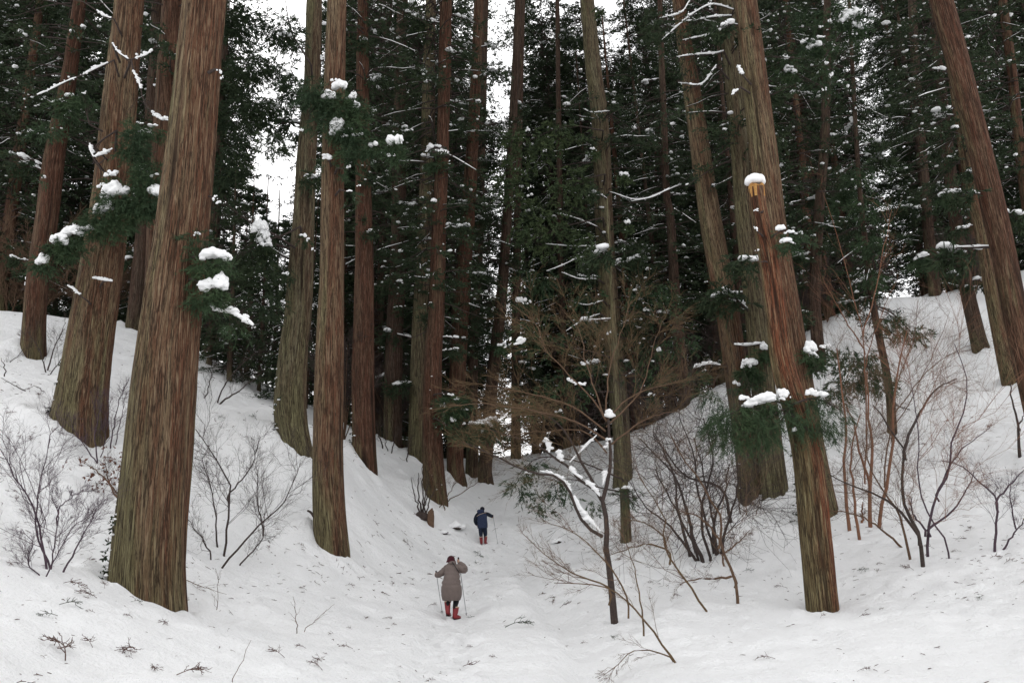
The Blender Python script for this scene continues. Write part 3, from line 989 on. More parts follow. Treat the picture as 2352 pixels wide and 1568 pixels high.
def branch(T, paths, Y, r_dp=4, foliage=(), snow=(), lines=(), seed=1, leaf=None, bl=0.15, bw=0.011, dens=120, twigs=True, m=14, droop=0.5, label=None, grav=-0.45):
    """a bough of tree T: wooden limbs, leafy sprays inside ellipses, lumps of snow"""
    rs = np.random.RandomState(seed)
    org = T.base; s = Y / F
    br = None
    for pth in paths:
        G = Geo()
        q = smooth_path(px_path(pth, Y), 12)
        # root the limb inside its trunk
        rr = np.linspace(r_dp * s / 2, r_dp * s / 5, 12)
        k = int(np.argmin(((T.A - q[0]) ** 2).sum(1)))
        if np.linalg.norm(T.A[k] - q[0]) < 2.5:
            st = T.A[k] + (q[0] - T.A[k]) * 0.3; q = np.concatenate([[st], q]); rr = np.concatenate([[rr[0] * 1.3], rr])
        V, Fq = tubes(q[None], rr[None], 6); G.add(V, Fq)
        if twigs and foliage:
            c, L = spawn(q[None], 9, .28, .8, rs, up=-0.05)
            V, Fq = tubes(c, np.tile(np.linspace(0.35, .15, 4) * r_dp * s / 2, (len(c), 1)), 3); G.add(V, Fq)
            c2, L = spawn(c, 4, .6, .7, rs, up=-0.05)
            V, Fq = tubes(c2, np.tile(np.linspace(0.2, .1, 4) * r_dp * s / 2, (len(c2), 1)), 3); G.add(V, Fq)
        o_ = link('branch', G.mesh('branch', org, True), TWIG['dark'], T.root, label=None if br else label)
        br = br or o_
    br = br or T.root
    if foliage:
        G = Geo()
        for (u, v, ru, rv) in foliage:
            n = int(max(10, dens * ru * rv * s * s * 3.14 * 2.2))
            r = norm(rs.normal(0, 1, (n, 3))) * rs.rand(n, 1) ** 0.42
            rm = (ru + rv) / 2 * s
            c = P(u, v, Y)
            O = c + r * np.array([ru * s, min(rm, ru * s) * 0.8, rv * s])
            hold = vn(O[:, 0] * 3.2, O[:, 1] * 3.2, O[:, 2] * 3.2, seed) > 0.34
            O = O[hold]; r = r[hold]; n = len(O)
            if n == 0: continue
            D = norm(r * np.array([1, 1, 0.2]) + rs.normal(0, 0.45, (n, 3)) + np.array([0, 0, grav]))
            V, F_ = blades(O, D, rs.uniform(0.18, 0.42, n) * (Y / 22) ** 0.5, m, bl * (Y / 22) ** 0.6, bw * (Y / 22), rs, droop=droop, spread=0.55); G.add(V, F_)
            tp = np.stack([O, O + D * 0.3], 1)
            V, Fq = tubes(tp, np.full((n, 2), 0.003), 3); G.add(V, Fq)
        if G.n: link('foliage', G.mesh('foliage', org), leaf or LEAF_N, br, kind='stuff')
    if len(paths) and twigs:
        foliage_below = [(u, v + rv * 1.1, ru * 1.15, rv * 0.8) for (u, v, ru, rv) in snow if ru > 8]
        G = Geo()
        for (u, v, ru, rv) in foliage_below:
            n = int(max(8, 260 * ru * rv * s * s * 3.14)); c = P(u, v, Y)
            O = c + rs.uniform(-1, 1, (n, 3)) * np.array([ru * s, ru * s * .7, rv * s * .6])
            D = norm(rs.normal(0, .5, (n, 3)) + np.array([0, 0, -.7]))
            V, F_ = blades(O, D, rs.uniform(0.12, 0.3, n) * (Y / 22) ** 0.5, 12, bl * .9 * (Y / 22) ** 0.6, bw * (Y / 22), rs, droop=droop, spread=0.5); G.add(V, F_)
        if G.n: link('foliage', G.mesh('foliage', org), leaf or LEAF_N, br, kind='stuff')
    for (u, v, ru, rv) in snow:
        n = int(np.clip(ru * rv / 11, 5, 34))
        c = P(u, v, Y - 0.12)
        a = rs.uniform(-1, 1, (n, 3)) * np.array([0.82, 0.5, 0.55])
        a[:, 2] = a[:, 2] * 0.8 - 0.55 * a[:, 0] ** 2 + rs.normal(0, .25) * a[:, 0]
        C = c + a * np.array([ru * s, (ru + rv) / 2 * s * 0.8, rv * s])
        sz = np.array([(ru * 2 + rv) / 3, (ru + rv) / 2 * 0.85, rv * 1.5]) * s * rs.uniform(0.17, 0.52, (n, 1))
        G = Geo(); V, F_ = blobs(C, sz, 3 if ru > 14 else 2, seed + int(u), 0.42); G.add(V, F_)
        o = link('snow', G.mesh('snow', org, True), SNOW, br)
        if ru >= 9:
            md = o.modifiers.new('merge', 'REMESH'); md.mode = 'VOXEL'; md.voxel_size = max(0.018, ru * s / 18); md.use_smooth_shade = True
            sm_ = o.modifiers.new('soften', 'SMOOTH'); sm_.factor = 0.4; sm_.iterations = 1
    for (pth, rd) in lines:
        snow_line(pth, Y - 0.03, rd, seed + len(pth), br, org)
    return br


B2, BG = TR['second'], TR['big']
branch(B2, [[(268, 300), (225, 330), (213, 362), (235, 392), (255, 402)], [(250, 420), (290, 470), (345, 440)], [(240, 500), (190, 530), (150, 560), (100, 598)]], 24.2, 5,
       foliage=[(308, 330, 34, 62), (345, 410, 40, 50), (285, 470, 62, 38), (240, 515, 60, 30), (150, 568, 42, 24), (100, 607, 18, 16), (330, 470, 50, 34)],
       snow=[(256, 398, 15, 10), (234, 424, 11, 8), (266, 437, 34, 20), (237, 476, 23, 18), (363, 442, 18, 21), (165, 530, 26, 16), (136, 552, 24, 15), (97, 596, 15, 15),
             (203, 524, 15, 9), (355, 402, 14, 6)], seed=3)
branch(B2, [[(262, 44), (240, 38), (215, 20), (190, 4), (165, 0)], [(262, 138), (248, 146), (200, 168), (165, 182), (120, 205), (80, 221)]], 24.6, 4,
       lines=[([(255, 42), (238, 36), (222, 24)], 2.5), ([(248, 144), (218, 158), (190, 172)], 3), ([(175, 178), (150, 188), (110, 208), (85, 218)], 2.4)], seed=4)
branch(B2, [[(258, 100), (270, 118), (290, 135), (302, 137), (322, 128), (345, 117), (362, 103)], [(302, 137), (306, 160), (322, 190), (326, 220), (345, 255), (372, 277)]], 24.4, 5,
       lines=[([(258, 99), (272, 120), (295, 136)], 2.4), ([(310, 134), (335, 126), (350, 114)], 3.2), ([(306, 165), (316, 182), (324, 205)], 3.4), ([(350, 262), (362, 270), (374, 277)], 4)],
       snow=[(350, 288, 16, 6), (320, 282, 11, 5), (380, 272, 8, 9)], foliage=[(350, 300, 26, 14)], seed=5)
branch(B2, [[(120, 262), (135, 235), (165, 222)], [(205, 285), (190, 225), (182, 218)]], 25, 4, foliage=[(150, 245, 34, 20), (190, 232, 20, 14), (108, 300, 26, 14)],
       snow=[(160, 217, 14, 8), (134, 231, 13, 7), (192, 213, 10, 6), (100, 407, 10, 5)], seed=6)
branch(B2, [[(205, 325), (212, 358), (232, 357), (262, 340)], [(212, 358), (226, 376), (248, 358)]], 24.1, 4, lines=[([(206, 330), (210, 348), (214, 360)], 3), ([(214, 360), (236, 354), (258, 342)], 3.2)], seed=7)
branch(B2, [[(235, 648), (248, 645), (260, 643)], [(200, 690), (180, 676), (154, 656)]], 24.9, 4, lines=[([(213, 638), (234, 643), (258, 646)], 4), ([(183, 677), (168, 664), (155, 656)], 3)], twigs=False, seed=8)
branch(BG, [[(445, 590), (470, 585), (500, 575), (525, 590)], [(440, 640), (480, 655), (510, 640)]], 16.6, 5,
       foliage=[(440, 555, 30, 28), (462, 615, 30, 38), (500, 615, 36, 18), (478, 690, 34, 22), (455, 690, 20, 25)],
       snow=[(492, 584, 34, 17), (515, 590, 18, 12), (490, 652, 30, 17), (508, 642, 15, 20), (468, 661, 14, 13), (452, 535, 9, 6)], seed=9, label='drooping green bough loaded with snow right of the trunk')
branch(BG, [[(452, 690), (482, 705), (510, 718), (535, 722), (560, 736), (582, 749)]], 16.8, 5, lines=[([(480, 700), (500, 714), (535, 720), (556, 733), (582, 748)], 6)],
       foliage=[(545, 752, 26, 10)], seed=10)
branch(BG, [[(478, 168), (495, 160), (508, 165)]], 16.7, 10, snow=[(503, 162, 7, 9), (510, 178, 4, 8)], twigs=False, seed=11)
branch(BG, [[(470, 452), (486, 452), (500, 462)]], 16.9, 6, snow=[(494, 455, 7, 7), (503, 465, 7, 6)], twigs=False, seed=12)
F5, S6 = TR['five'], TR['six']
branch(F5, [[(690, 520), (650, 540), (600, 552), (560, 545)], [(640, 545), (560, 500), (510, 460)], [(600, 552), (560, 585), (520, 600)]], 30, 5,
       foliage=[(520, 470, 34, 44), (585, 575, 50, 26), (530, 610, 60, 46), (620, 620, 50, 30), (590, 700, 70, 44), (520, 730, 40, 30)],
       snow=[(596, 520, 20, 18), (606, 540, 15, 22), (612, 560, 14, 10), (695, 540, 11, 7), (707, 550, 6, 6), (650, 693, 6, 6), (660, 628, 12, 6), (720, 572, 5, 6)], seed=13, leaf=LEAF, dens=26, bw=0.014)
branch(F5, [[(715, 250), (690, 248), (655, 245)], [(715, 150), (690, 110), (668, 70), (655, 0)]], 30, 5,
       foliage=[(545, 60, 60, 50), (575, 160, 50, 50), (550, 270, 50, 60), (530, 380, 40, 50), (640, 60, 50, 40), (690, 205, 52, 34), (640, 240, 40, 30), (640, 160, 40, 34), (625, 330, 44, 30), (590, 250, 40, 40), (660, 100, 34, 20)],
       snow=[(634, 245, 12, 9), (655, 78, 15, 8), (655, 165, 11, 8), (693, 300, 6, 7), (625, 313, 8, 8), (640, 324, 8, 5), (742, 132, 8, 9)],
       lines=[([(700, 248), (680, 244), (658, 246)], 2.5)], seed=14, leaf=LEAF, dens=62, bw=0.014)
branch(S6, [[(765, 215), (740, 225), (710, 262)], [(770, 215), (800, 250), (840, 300)], [(765, 260), (800, 300), (860, 335), (905, 330)]], 24.6, 5,
       foliage=[(722, 225, 40, 34), (770, 238, 46, 38), (805, 290, 36, 36), (745, 285, 40, 18), (850, 330, 34, 22), (905, 345, 24, 16), (830, 250, 22, 26), (810, 345, 30, 22)],
       snow=[(778, 194, 19, 15), (757, 219, 18, 13), (766, 184, 8, 7), (810, 221, 11, 12), (818, 244, 10, 14), (774, 290, 18, 20), (822, 308, 13, 9), (857, 333, 12, 11), (908, 322, 18, 17),
             (900, 355, 11, 7), (788, 312, 12, 5)], seed=15, label='green spray with thick snow lumps crossing the trunk')
branch(S6, [[(757, 370), (750, 368)], [(775, 385), (800, 390)], [(780, 436), (802, 440)]], 24.8, 5, foliage=[(750, 372, 16, 8), (801, 395, 12, 10), (803, 445, 12, 8)],
       snow=[(751, 361, 15, 9), (800, 383, 8, 8), (801, 438, 9, 5), (824, 425, 5, 4)], seed=16, twigs=False)
# forked stub at the foot of the pinkish-tan cedar
g6 = S6.base
branch(S6, [[(745, 1235), (728, 1200), (716, 1178), (706, 1172)], [(730, 1202), (742, 1180), (750, 1165)]], 25.3, 13, twigs=False, snow=[(730, 1186, 6, 7), (745, 1245, 5, 7)], seed=17)
T10 = TR['ten']
pb, rb = on_trunk(T10, 362)
V, F_ = blobs([pb + np.array([-0.1, -0.25, 0])], [[0.5, 0.42, 0.55]], 3, 8, 0.3)
G = Geo(); G.add(V, F_); link('burl', G.mesh('burl', T10.base, True), TWIG['dark'], T10.root)
branch(T10, [], 40.0, 4, snow=[(998, 335, 17, 9), (1014, 350, 17, 9), (985, 343, 8, 6)], foliage=[(1005, 375, 24, 12)], seed=18)
branch(T10, [[(1000, 905), (1030, 905), (1060, 935), (1072, 950)], [(1000, 960), (1050, 985), (1100, 970), (1135, 980)]], 39.6, 4,
       foliage=[(1045, 925, 32, 22), (1030, 960, 20, 24), (1080, 990, 42, 14), (1130, 985, 22, 20)],
       snow=[(1034, 906, 9, 6), (1050, 915, 8, 5), (1018, 930, 7, 9), (1068, 940, 10, 5), (1040, 962, 9, 10), (1078, 972, 18, 6), (1115, 970, 24, 10), (1128, 962, 14, 9), (1100, 985, 12, 7)], seed=19)
SN = TR['fifteen']
T16, T17, T24, T14 = TR['sixteen'], TR['seventeen'], TR['twentyfour'], TR['fourteen']
tops = [[(1685, 22), (1640, 10), (1610, 20), (1575, 44), (1545, 70), (1520, 92)], [(1680, 36), (1630, 40), (1590, 48), (1566, 46)], [(1672, 55), (1640, 76), (1600, 86), (1568, 92)],
        [(1662, 117), (1640, 123), (1600, 125), (1553, 131)], [(1645, 150), (1625, 180), (1605, 195), (1558, 190)], [(1585, 0), (1563, 30), (1515, 42)]]
branch(T16, tops, 32, 5, lines=[([a for a in t], 2.3) for t in tops], foliage=[(1600, 150, 60, 34), (1540, 100, 50, 40), (1500, 60, 40, 40), (1600, 60, 50, 30)], seed=20, leaf=LEAF, dens=16, twigs=True)
branch(T17, [[(1712, 180), (1703, 168), (1694, 150)], [(1700, 200), (1690, 212), (1678, 220)]], 30.2, 5, lines=[([(1705, 172), (1700, 162), (1694, 150)], 3), ([(1695, 205), (1680, 218)], 3)], twigs=False, seed=21)
branch(T24, [[(1895, 130), (1930, 80), (1955, 50)], [(1895, 130), (1860, 110)], [(1890, 200), (1830, 170), (1805, 165)]], 34, 4,
       foliage=[(1950, 60, 50, 36), (1880, 110, 46, 28), (1815, 160, 34, 26), (1900, 190, 40, 36), (1930, 20, 40, 20), (1850, 40, 40, 24)],
       snow=[(1958, 30, 22, 16), (1940, 42, 16, 14), (1968, 56, 14, 13), (1870, 100, 16, 15), (1885, 84, 12, 7), (1845, 96, 9, 9), (1905, 50, 7, 9), (1815, 160, 15, 13), (1804, 132, 12, 8),
             (1897, 145, 9, 6), (1908, 172, 5, 11), (1893, 204, 6, 7), (1963, 78, 9, 5), (1885, 60, 6, 6)], seed=22, dens=34)
branch(T24, [[(1880, 440), (1915, 440), (1940, 440)]], 40, 4, foliage=[(1935, 445, 20, 12), (1922, 470, 14, 8)], snow=[(1938, 435, 9, 7), (1923, 462, 6, 4)], seed=23)
# fresh green mass left of the grey-green cedar, and its snow-lined drooping branches
branch(T14, [[(1385, 300), (1300, 290), (1200, 330)], [(1385, 500), (1300, 520), (1200, 560)], [(1390, 400), (1300, 420)]], 44, 4,
       foliage=[(1215, 340, 75, 55), (1240, 530, 75, 70), (1310, 430, 55, 60), (1170, 420, 40, 60), (1290, 310, 60, 34), (1340, 560, 40, 40)], leaf=LEAF_B, seed=24, dens=12, bw=0.018, m=16,
       snow=[(1252, 345, 6, 6), (1363, 342, 9, 7), (1443, 510, 9, 9), (1434, 398, 12, 9), (1212, 298, 8, 8), (1218, 449, 9, 6), (1380, 16, 9, 7)])
dr = [[(1372, 590), (1330, 592), (1290, 610), (1255, 622)], [(1372, 520), (1320, 500), (1280, 490)], [(1370, 640), (1330, 640), (1290, 625)], [(1385, 690), (1350, 700), (1318, 695)],
      [(1365, 565), (1310, 565), (1250, 560)], [(1400, 255), (1360, 258), (1340, 250)], [(1378, 720), (1340, 735), (1300, 760)], [(1540, 430), (1500, 452), (1450, 462)], [(1400, 440), (1470, 458), (1560, 425)]]
branch(T14, dr, 44.5, 4, lines=[(t, 1.3) for t in dr], seed=25)
T12 = TR['twelve']
dr = [[(1095, 302), (1130, 302), (1150, 304)], [(1030, 230), (1070, 240), (1100, 238)], [(1040, 510), (1065, 535), (1090, 542)], [(1060, 580), (1085, 590), (1100, 585)], [(1130, 390), (1150, 375), (1175, 365)], [(1120, 465), (1150, 462), (1175, 455)]]
branch(T12, dr, 55, 4, lines=[(t, 2.2) for t in dr], seed=26)
branch(TR['fifteen'], [[(1660, 840), (1630, 838), (1605, 842), (1590, 850)]], 34, 4, lines=[([(1655, 838), (1625, 836), (1592, 846)], 4)], foliage=[(1600, 860, 22, 12)], seed=27)
branch(T16, [[(1755, 790), (1720, 792), (1686, 792)], [(1750, 830), (1720, 845)]], 33, 5, lines=[([(1750, 788), (1718, 793), (1686, 791)], 4)],
       foliage=[(1722, 860, 22, 26), (1755, 815, 14, 18)], snow=[(1755, 797, 10, 12), (1712, 835, 12, 14), (1727, 832, 12, 12), (1690, 880, 10, 8)], seed=28)
branch(T17, [[(1840, 800), (1862, 815), (1870, 850)]], 30.5, 4, foliage=[(1865, 830, 22, 26)], snow=[(1860, 798, 15, 15), (1868, 812, 10, 9), (1895, 795, 14, 8)], seed=29)
branch(TR['twentythree'], [[(2041, 884), (2010, 850), (1960, 830), (1940, 850)], [(2006, 700), (2050, 720), (2100, 770), (2130, 800)], [(2010, 750), (2060, 770), (2090, 785)], [(2041, 900), (2060, 930), (2090, 940)]], 37, 4,
       foliage=[(1965, 835, 62, 38), (2010, 875, 50, 30), (1920, 900, 40, 30), (2085, 765, 50, 22), (2040, 740, 30, 16), (1960, 880, 30, 16), (2000, 560, 44, 24), (1990, 480, 36, 30), (1970, 400, 36, 24), (2010, 640, 30, 14)], seed=30, dens=40)
for kk, (u1, v1) in enumerate([(2115, 590), (2172, 445)]):
    branch(TR['twenty'], [[(u1 + 60, v1 + 6), (u1, v1 + 4)]], 45, 3, lines=[([(u1 + 18, v1 - 4), (u1, v1), (u1 - 16, v1 + 8)], 5)], foliage=[(u1, v1 + 12, 24, 8)], seed=31 + kk)
branch(TR['pole'], [[(1434, 1130), (1380, 1120), (1310, 1100), (1260, 1120)], [(1430, 1100), (1330, 1060), (1240, 1050), (1190, 1090)]], 32, 4,
       foliage=[(1262, 1142, 34, 24), (1190, 1112, 24, 28), (1362, 1165, 14, 22), (1225, 1070, 34, 16), (1290, 1130, 22, 18), (1440, 1140, 16, 22), (1245, 1165, 18, 14)], seed=33, dens=34,
       snow=[(1210, 1085, 14, 5), (1438, 1118, 14, 7), (1280, 1098, 10, 5)])

# (further green sprays)
branch(T14, [[(1400, 700), (1480, 720), (1540, 700)], [(1400, 820), (1330, 800), (1240, 780)], [(1410, 900), (1330, 900), (1260, 910)], [(1410, 860), (1480, 860), (1530, 870)]], 45, 4,
       foliage=[(1505, 690, 80, 50), (1480, 850, 62, 44), (1250, 770, 80, 50), (1300, 890, 70, 44), (1200, 930, 46, 40), (1340, 690, 50, 44), (1560, 790, 50, 40), (1230, 650, 60, 40)], leaf=LEAF_N, seed=124, dens=9, bw=0.018, m=16,
       snow=[(1362, 830, 18, 8), (1340, 836, 12, 8), (1195, 688, 14, 9), (1218, 694, 10, 7), (1153, 790, 11, 8), (1283, 945, 12, 6), (1496, 905, 10, 7), (1485, 710, 8, 8), (1512, 800, 6, 10), (1400, 762, 8, 8)])
# ------------------------------------------------------------------ the broken trunk with its snow cap and green skirt
def snag():
    T = cedar('tall broken-off trunk with splintered orange top under a round snow cap, right foreground', 20.5,
              [(1890, 1398, 64), (1873, 1234, 66), (1851, 1034, 62), (1800, 846, 52), (1784, 737, 46), (1767, 605, 44), (1742, 480, 38), (1738, 432, 36)],
              'snag', flare=0.08, cap=True, relief=0.032)
    p = T.A[-1]; r = T.R[-1]; o = T.base
    # splintered head: uneven tapered slats of fresh wood
    G = Geo(); rs = np.random.RandomState(4)
    for k in range(9):
        a = k / 9 * 2 * math.pi; h = rs.uniform(0.03, 0.16)
        c = p + np.array([math.cos(a) * r * 0.72, math.sin(a) * r * 0.72, 0])
        V, Fq = tubes(np.array([[c + [0, 0, -0.28], c + [0, 0, h * 0.5], c + [rs.normal(0, .01), 0, h]]]), np.array([[0.075, 0.07, 0.02]]), 5); G.add(V, Fq)
    V, Fq = tubes(np.array([[p + [0, 0, -0.3], p + [0, 0, 0.02], p + [0, 0, 0.03]]]), np.array([[r * 0.8, r * 0.8, 0.01]]), 14); G.add(V, Fq)
    link('splintered_wood', G.mesh('splintered_wood', o), plain_mat('fresh_wood', (0.32, 0.15, 0.045), (0.50, 0.29, 0.10), 22), T.root, label='pale orange splintered wood below the snow cap')
    G = Geo()
    c = p + np.array([-0.02, 0, 0.2])
    V, F_ = blobs([c, c + [-0.16, 0, -0.03], c + [0.15, 0, -0.03], c + [0, -0.15, -0.04], c + [0.02, 0.14, 0]], [[.24, .24, .18], [.12, .16, .17], [.12, .16, .19], [.16, .12, .14], [.16, .12, .15]], 3, 3, 0.15)
    G.add(V, F_); o_ = link('snow_cap', G.mesh('snow_cap', o, True), SNOW, T.root)
    md = o_.modifiers.new('merge', 'REMESH'); md.mode = 'VOXEL'; md.voxel_size = 0.02; md.use_smooth_shade = True
    branch(T, [[(1812, 930), (1770, 920), (1720, 930), (1660, 960)], [(1815, 930), (1870, 915), (1930, 940)], [(1812, 940), (1790, 970)], [(1815, 950), (1860, 990), (1900, 990)], [(1812, 935), (1700, 985), (1640, 1000)]], 20, 6,
           foliage=[(1700, 950, 75, 34), (1650, 965, 46, 36), (1770, 962, 70, 34), (1850, 958, 66, 36), (1905, 950, 44, 34), (1745, 1000, 50, 22), (1680, 1010, 40, 24), (1890, 985, 40, 22), (1640, 900, 36, 16)],
           snow=[(1745, 918, 38, 13), (1760, 912, 22, 13), (1706, 914, 14, 8), (1728, 925, 20, 9), (1802, 904, 14, 13), (1795, 914, 10, 7), (1862, 900, 16, 11), (1880, 904, 18, 9), (1825, 985, 7, 10)],
           seed=40, dens=62, bl=0.2, bw=0.008, m=16, droop=0.8, grav=-0.7, label='skirt of drooping green sprays with snow on top')
    branch(T, [[(1778, 540), (1800, 528), (1825, 535), (1845, 545)]], 20.2, 4, foliage=[(1812, 560, 26, 10), (1835, 548, 14, 8)],
           snow=[(1793, 524, 15, 10), (1812, 532, 13, 6), (1835, 533, 12, 6), (1804, 552, 17, 9), (1820, 557, 9, 5)], seed=41)
    branch(T, [[(1752, 485), (1742, 490)], [(1750, 540), (1738, 530), (1730, 515)], [(1758, 600), (1742, 602)]], 20.2, 4, twigs=False, snow=[(1737, 483, 7, 5), (1735, 525, 6, 7), (1740, 574, 7, 3)], seed=42)
    return T
TS = snag()

# small snowy boughs standing out of the trunks: six kinds, copied
def tuft(seed):
    rs = np.random.RandomState(seed)
    L = 1.0
    q = np.array([[[0, 0, 0], [0.3, rs.normal(0, .05), 0.05], [0.65, rs.normal(0, .1), 0.02], [1.0, rs.normal(0, .1), -0.15]]])
    A_ = Geo(); V, Fq = tubes(q, np.array([[.035, .028, .018, .01]]), 5); A_.add(V, Fq)
    c, _ = spawn(q, 8, .4, .8, rs, up=-0.1); V, Fq = tubes(c, np.tile([.012, .01, .007, .005], (8, 1)), 3); A_.add(V, Fq)
    n = 46
    O = np.stack([rs.uniform(0.35, 1.15, n), rs.normal(0, .22, n), rs.normal(-0.08, .12, n)], 1)
    D = norm(rs.normal(0, .6, (n, 3)) + np.array([0.5, 0, -0.5]))
    B_ = Geo(); V, F_ = blades(O, D, rs.uniform(.2, .4, n), 12, .2, .022, rs, 0.5, 0.6); B_.add(V, F_)
    k = rs.randint(3, 6)
    C = np.stack([rs.uniform(0.25, 1.05, k), rs.normal(0, .1, k), rs.uniform(0.0, .12, k)], 1)
    S_ = Geo(); V, F_ = blobs(C, np.array([.14, .12, .09]) * rs.uniform(0.5, 1.35, (k, 1)), 2, seed, .4); S_.add(V, F_)
    V, Fq = tubes(q[:, :3] + np.array([0, 0, .035]), np.array([[.02, .035, .02]]), 5); S_.add(V, Fq)
    return A_.mesh('branch', smooth=True), B_.mesh('foliage'), S_.mesh('snow', smooth=True)


TUFT = [tuft(200 + k) for k in range(6)]
for a, b, c in TUFT:
    a.materials.append(TWIG['dark']); b.materials.append(LEAF); c.materials.append(SNOW)
rs3 = np.random.RandomState(31)
NT = {'seven': 7, 'eight': 9, 'nine': 8, 'ten': 8, 'eleven': 9, 'twelve': 6, 'thirteen': 7, 'fourteen': 12, 'five': 6, 'sixteen': 5, 'seventeen': 3, 'fifteen': 3, 'twenty': 5, 'twentyone': 4,
      'farleft': 6, 'redbehind': 3, 'slimleft': 5, 'rightmost': 3, 'twentytwo': 3, 'twentyfive': 8, 'twentysix': 6, 'twentyseven': 10, 'twentynine': 8, 'twentyfour': 8, 'twentythree': 8, 'pole': 3}
for key, n in NT.items():
    T = TR[key]
    for k in range(n):
        p, r = on_trunk(T, rs3.uniform(20, 900) if key not in ('fifteen', 'seventeen', 'rightmost', 'seven') else rs3.uniform(0, 600))
        if p[2] < T.base[2] + 3.0: continue
        a = rs3.choice([0.0, math.pi]) + rs3.normal(0, 0.7)
        s = rs3.uniform(0.7, 1.7)
        m3 = TUFT[rs3.randint(6)]
        br = bpy.data.objects.new('branch', m3[0]); COL.objects.link(br); br.parent = T.root
        br.location = Vector((p - T.base + np.array([math.cos(a), math.sin(a), 0]) * r * 0.8).tolist()); br.rotation_euler = (0, rs3.normal(0, .2), a); br.scale = (s, s, s)
        for nm, me in (('foliage', m3[1]), ('snow', m3[2])):
            if nm == 'foliage' and rs3.rand() < 0.15: continue
            o = bpy.data.objects.new(nm, me); COL.objects.link(o); o.parent = br
            if nm == 'foliage': o['kind'] = 'stuff'

# snow caught in the mossy bark at the feet of the trunks
def foot_snow(T, side, n, h, seed, sz=0.05):
    rs = np.random.RandomState(seed)
    k0 = int(np.argmin(np.abs(T.A[:, 2] - T.base[2])))
    G = Geo(); C = []
    for i in range(n):
        z = T.base[2] + h * rs.rand() ** 1.8
        k = int(np.argmin(np.abs(T.A[:, 2] - z)))
        a = side + rs.normal(0, 0.35)
        C.append(T.A[k] + np.array([math.cos(a), math.sin(a), 0]) * T.R[k] * (1.04 + 0.35 * math.exp(-(z - T.base[2]) / .6)))
    V, F_ = blobs(C, sz * .62 * rs.uniform(.3, 1.6, (n, 1)) ** 1.3 * np.array([1.2, .9, .8]), 2, seed, .75); G.add(V, F_)
    q = C if False else np.array(C)[rs.rand(len(C)) < .8]
    if n > 30:
        B_ = Geo(); Vb, Fb = blades(q, norm(rs.normal(0, 1, q.shape) + [0, 0, -.3]), np.full(len(q), .12), 9, .09, .022, rs, .4, .9); B_.add(Vb, Fb)
        link('moss', B_.mesh('moss', T.base), LEAF, T.root, kind='stuff')
    link('clinging_snow', G.mesh('clinging_snow', T.base, True), SNOW, T.root, kind='stuff')
foot_snow(TR['big'], math.pi + .25, 60, 2.0, 1, .04); 
foot_snow(TR['five'], math.pi + .2, 60, 3, 3, .05); foot_snow(TR['seven'], math.pi, 40, 3, 4, .06); foot_snow(TR['second'], math.pi + .2, 40, 2, 5, .05)
foot_snow(TR['seventeen'], math.pi + .1, 40, 2.4, 6, .05); foot_snow(TR['ten'], -1.6, 9, 6, 7, .04)
foot_snow(TR['fifteen'], math.pi, 10, 2, 9, .04)

# ------------------------------------------------------------------ bare shrubs and small trees
SH = shrub
SH('leafless shrub with dark forking stems at the left edge, before the thickest trunk', 'shrub',
   [[(107, 1306), (92, 1214), (80, 1169), (37, 1094), (0, 1024)], [(118, 1306), (100, 1264), (82, 1204), (92, 1129), (100, 1074), (117, 1009)],
    [(118, 1304), (132, 1234), (135, 1171), (120, 1129)], [(107, 1324), (145, 1254), (170, 1209), (222, 1172)], [(145, 1314), (185, 1249), (225, 1174)],
    [(90, 1320), (60, 1290), (72, 1250), (45, 1215)], [(135, 1171), (160, 1145), (195, 1124)]], 7, 'purple', seed=51, levels=((12, .45, .6), (9, .6, .6), (6, .7, .6)))
SH('dark twiggy shrub between the two broad left cedars', 'shrub',
   [[(222, 1064), (215, 1000), (232, 930)], [(222, 1064), (178, 1000), (165, 960)], [(255, 1029), (268, 934), (300, 870)], [(266, 1020), (290, 900)], [(232, 1050), (243, 980), (250, 930)]], 5, 'purple', seed=52)
r_, g_, PT_, cur_ = SH('shrub still holding brown dead leaves, beside the left edge of the thickest trunk', 'shrub',
   [[(280, 1160), (262, 1130), (235, 1095), (200, 1070)], [(282, 1150), (250, 1110), (240, 1060)], [(262, 1130), (215, 1165), (170, 1215)], [(270, 1140), (255, 1170), (225, 1190)]], 8, 'brown', 'dark', seed=53)
rs = np.random.RandomState(9)
O = cur_[rs.choice(len(cur_), 170)][:, -1]
V, F_ = blades(O, norm(rs.normal(0, 1, O.shape) + [0, 0, -1]), np.full(len(O), .05), 3, .09, .022, rs, .4, .8); G = Geo(); G.add(V, F_)
link('dead_leaves', G.mesh('dead_leaves', g_), TWIG['deadleaf'], r_, kind='stuff')
SH('large open shrub with fine black twigs right of the thickest trunk', 'shrub',
   [[(515, 1276), (527, 1134), (522, 1104), (490, 1039), (450, 984)], [(500, 1256), (492, 1164), (480, 1104), (462, 1050)], [(527, 1134), (565, 1089), (588, 1044), (600, 1000)],
    [(510, 1305), (555, 1249), (595, 1204), (650, 1150), (690, 1060)], [(487, 1286), (470, 1244), (425, 1179)], [(552, 1297), (585, 1262), (606, 1230), (606, 1180)],
    [(606, 1230), (592, 1150), (596, 1080)]], 7, 'dark', seed=54, levels=((13, .48, .6), (9, .6, .6), (6, .75, .6)))
SH('dense clump of upright dark shoots at the stump left of the far walker', 'shrub',
   [[(968, 1176), (961, 1130), (960, 1084)], [(972, 1180), (968, 1120), (970, 1066)], [(976, 1180), (983, 1130), (985, 1100)], [(965, 1180), (950, 1130), (945, 1095)], [(980, 1182), (990, 1140), (1003, 1112)],
    [(970, 1178), (975, 1130), (978, 1090)]], 6, 'dark', seed=55, levels=((5, .35, .4), (4, .5, .5)))
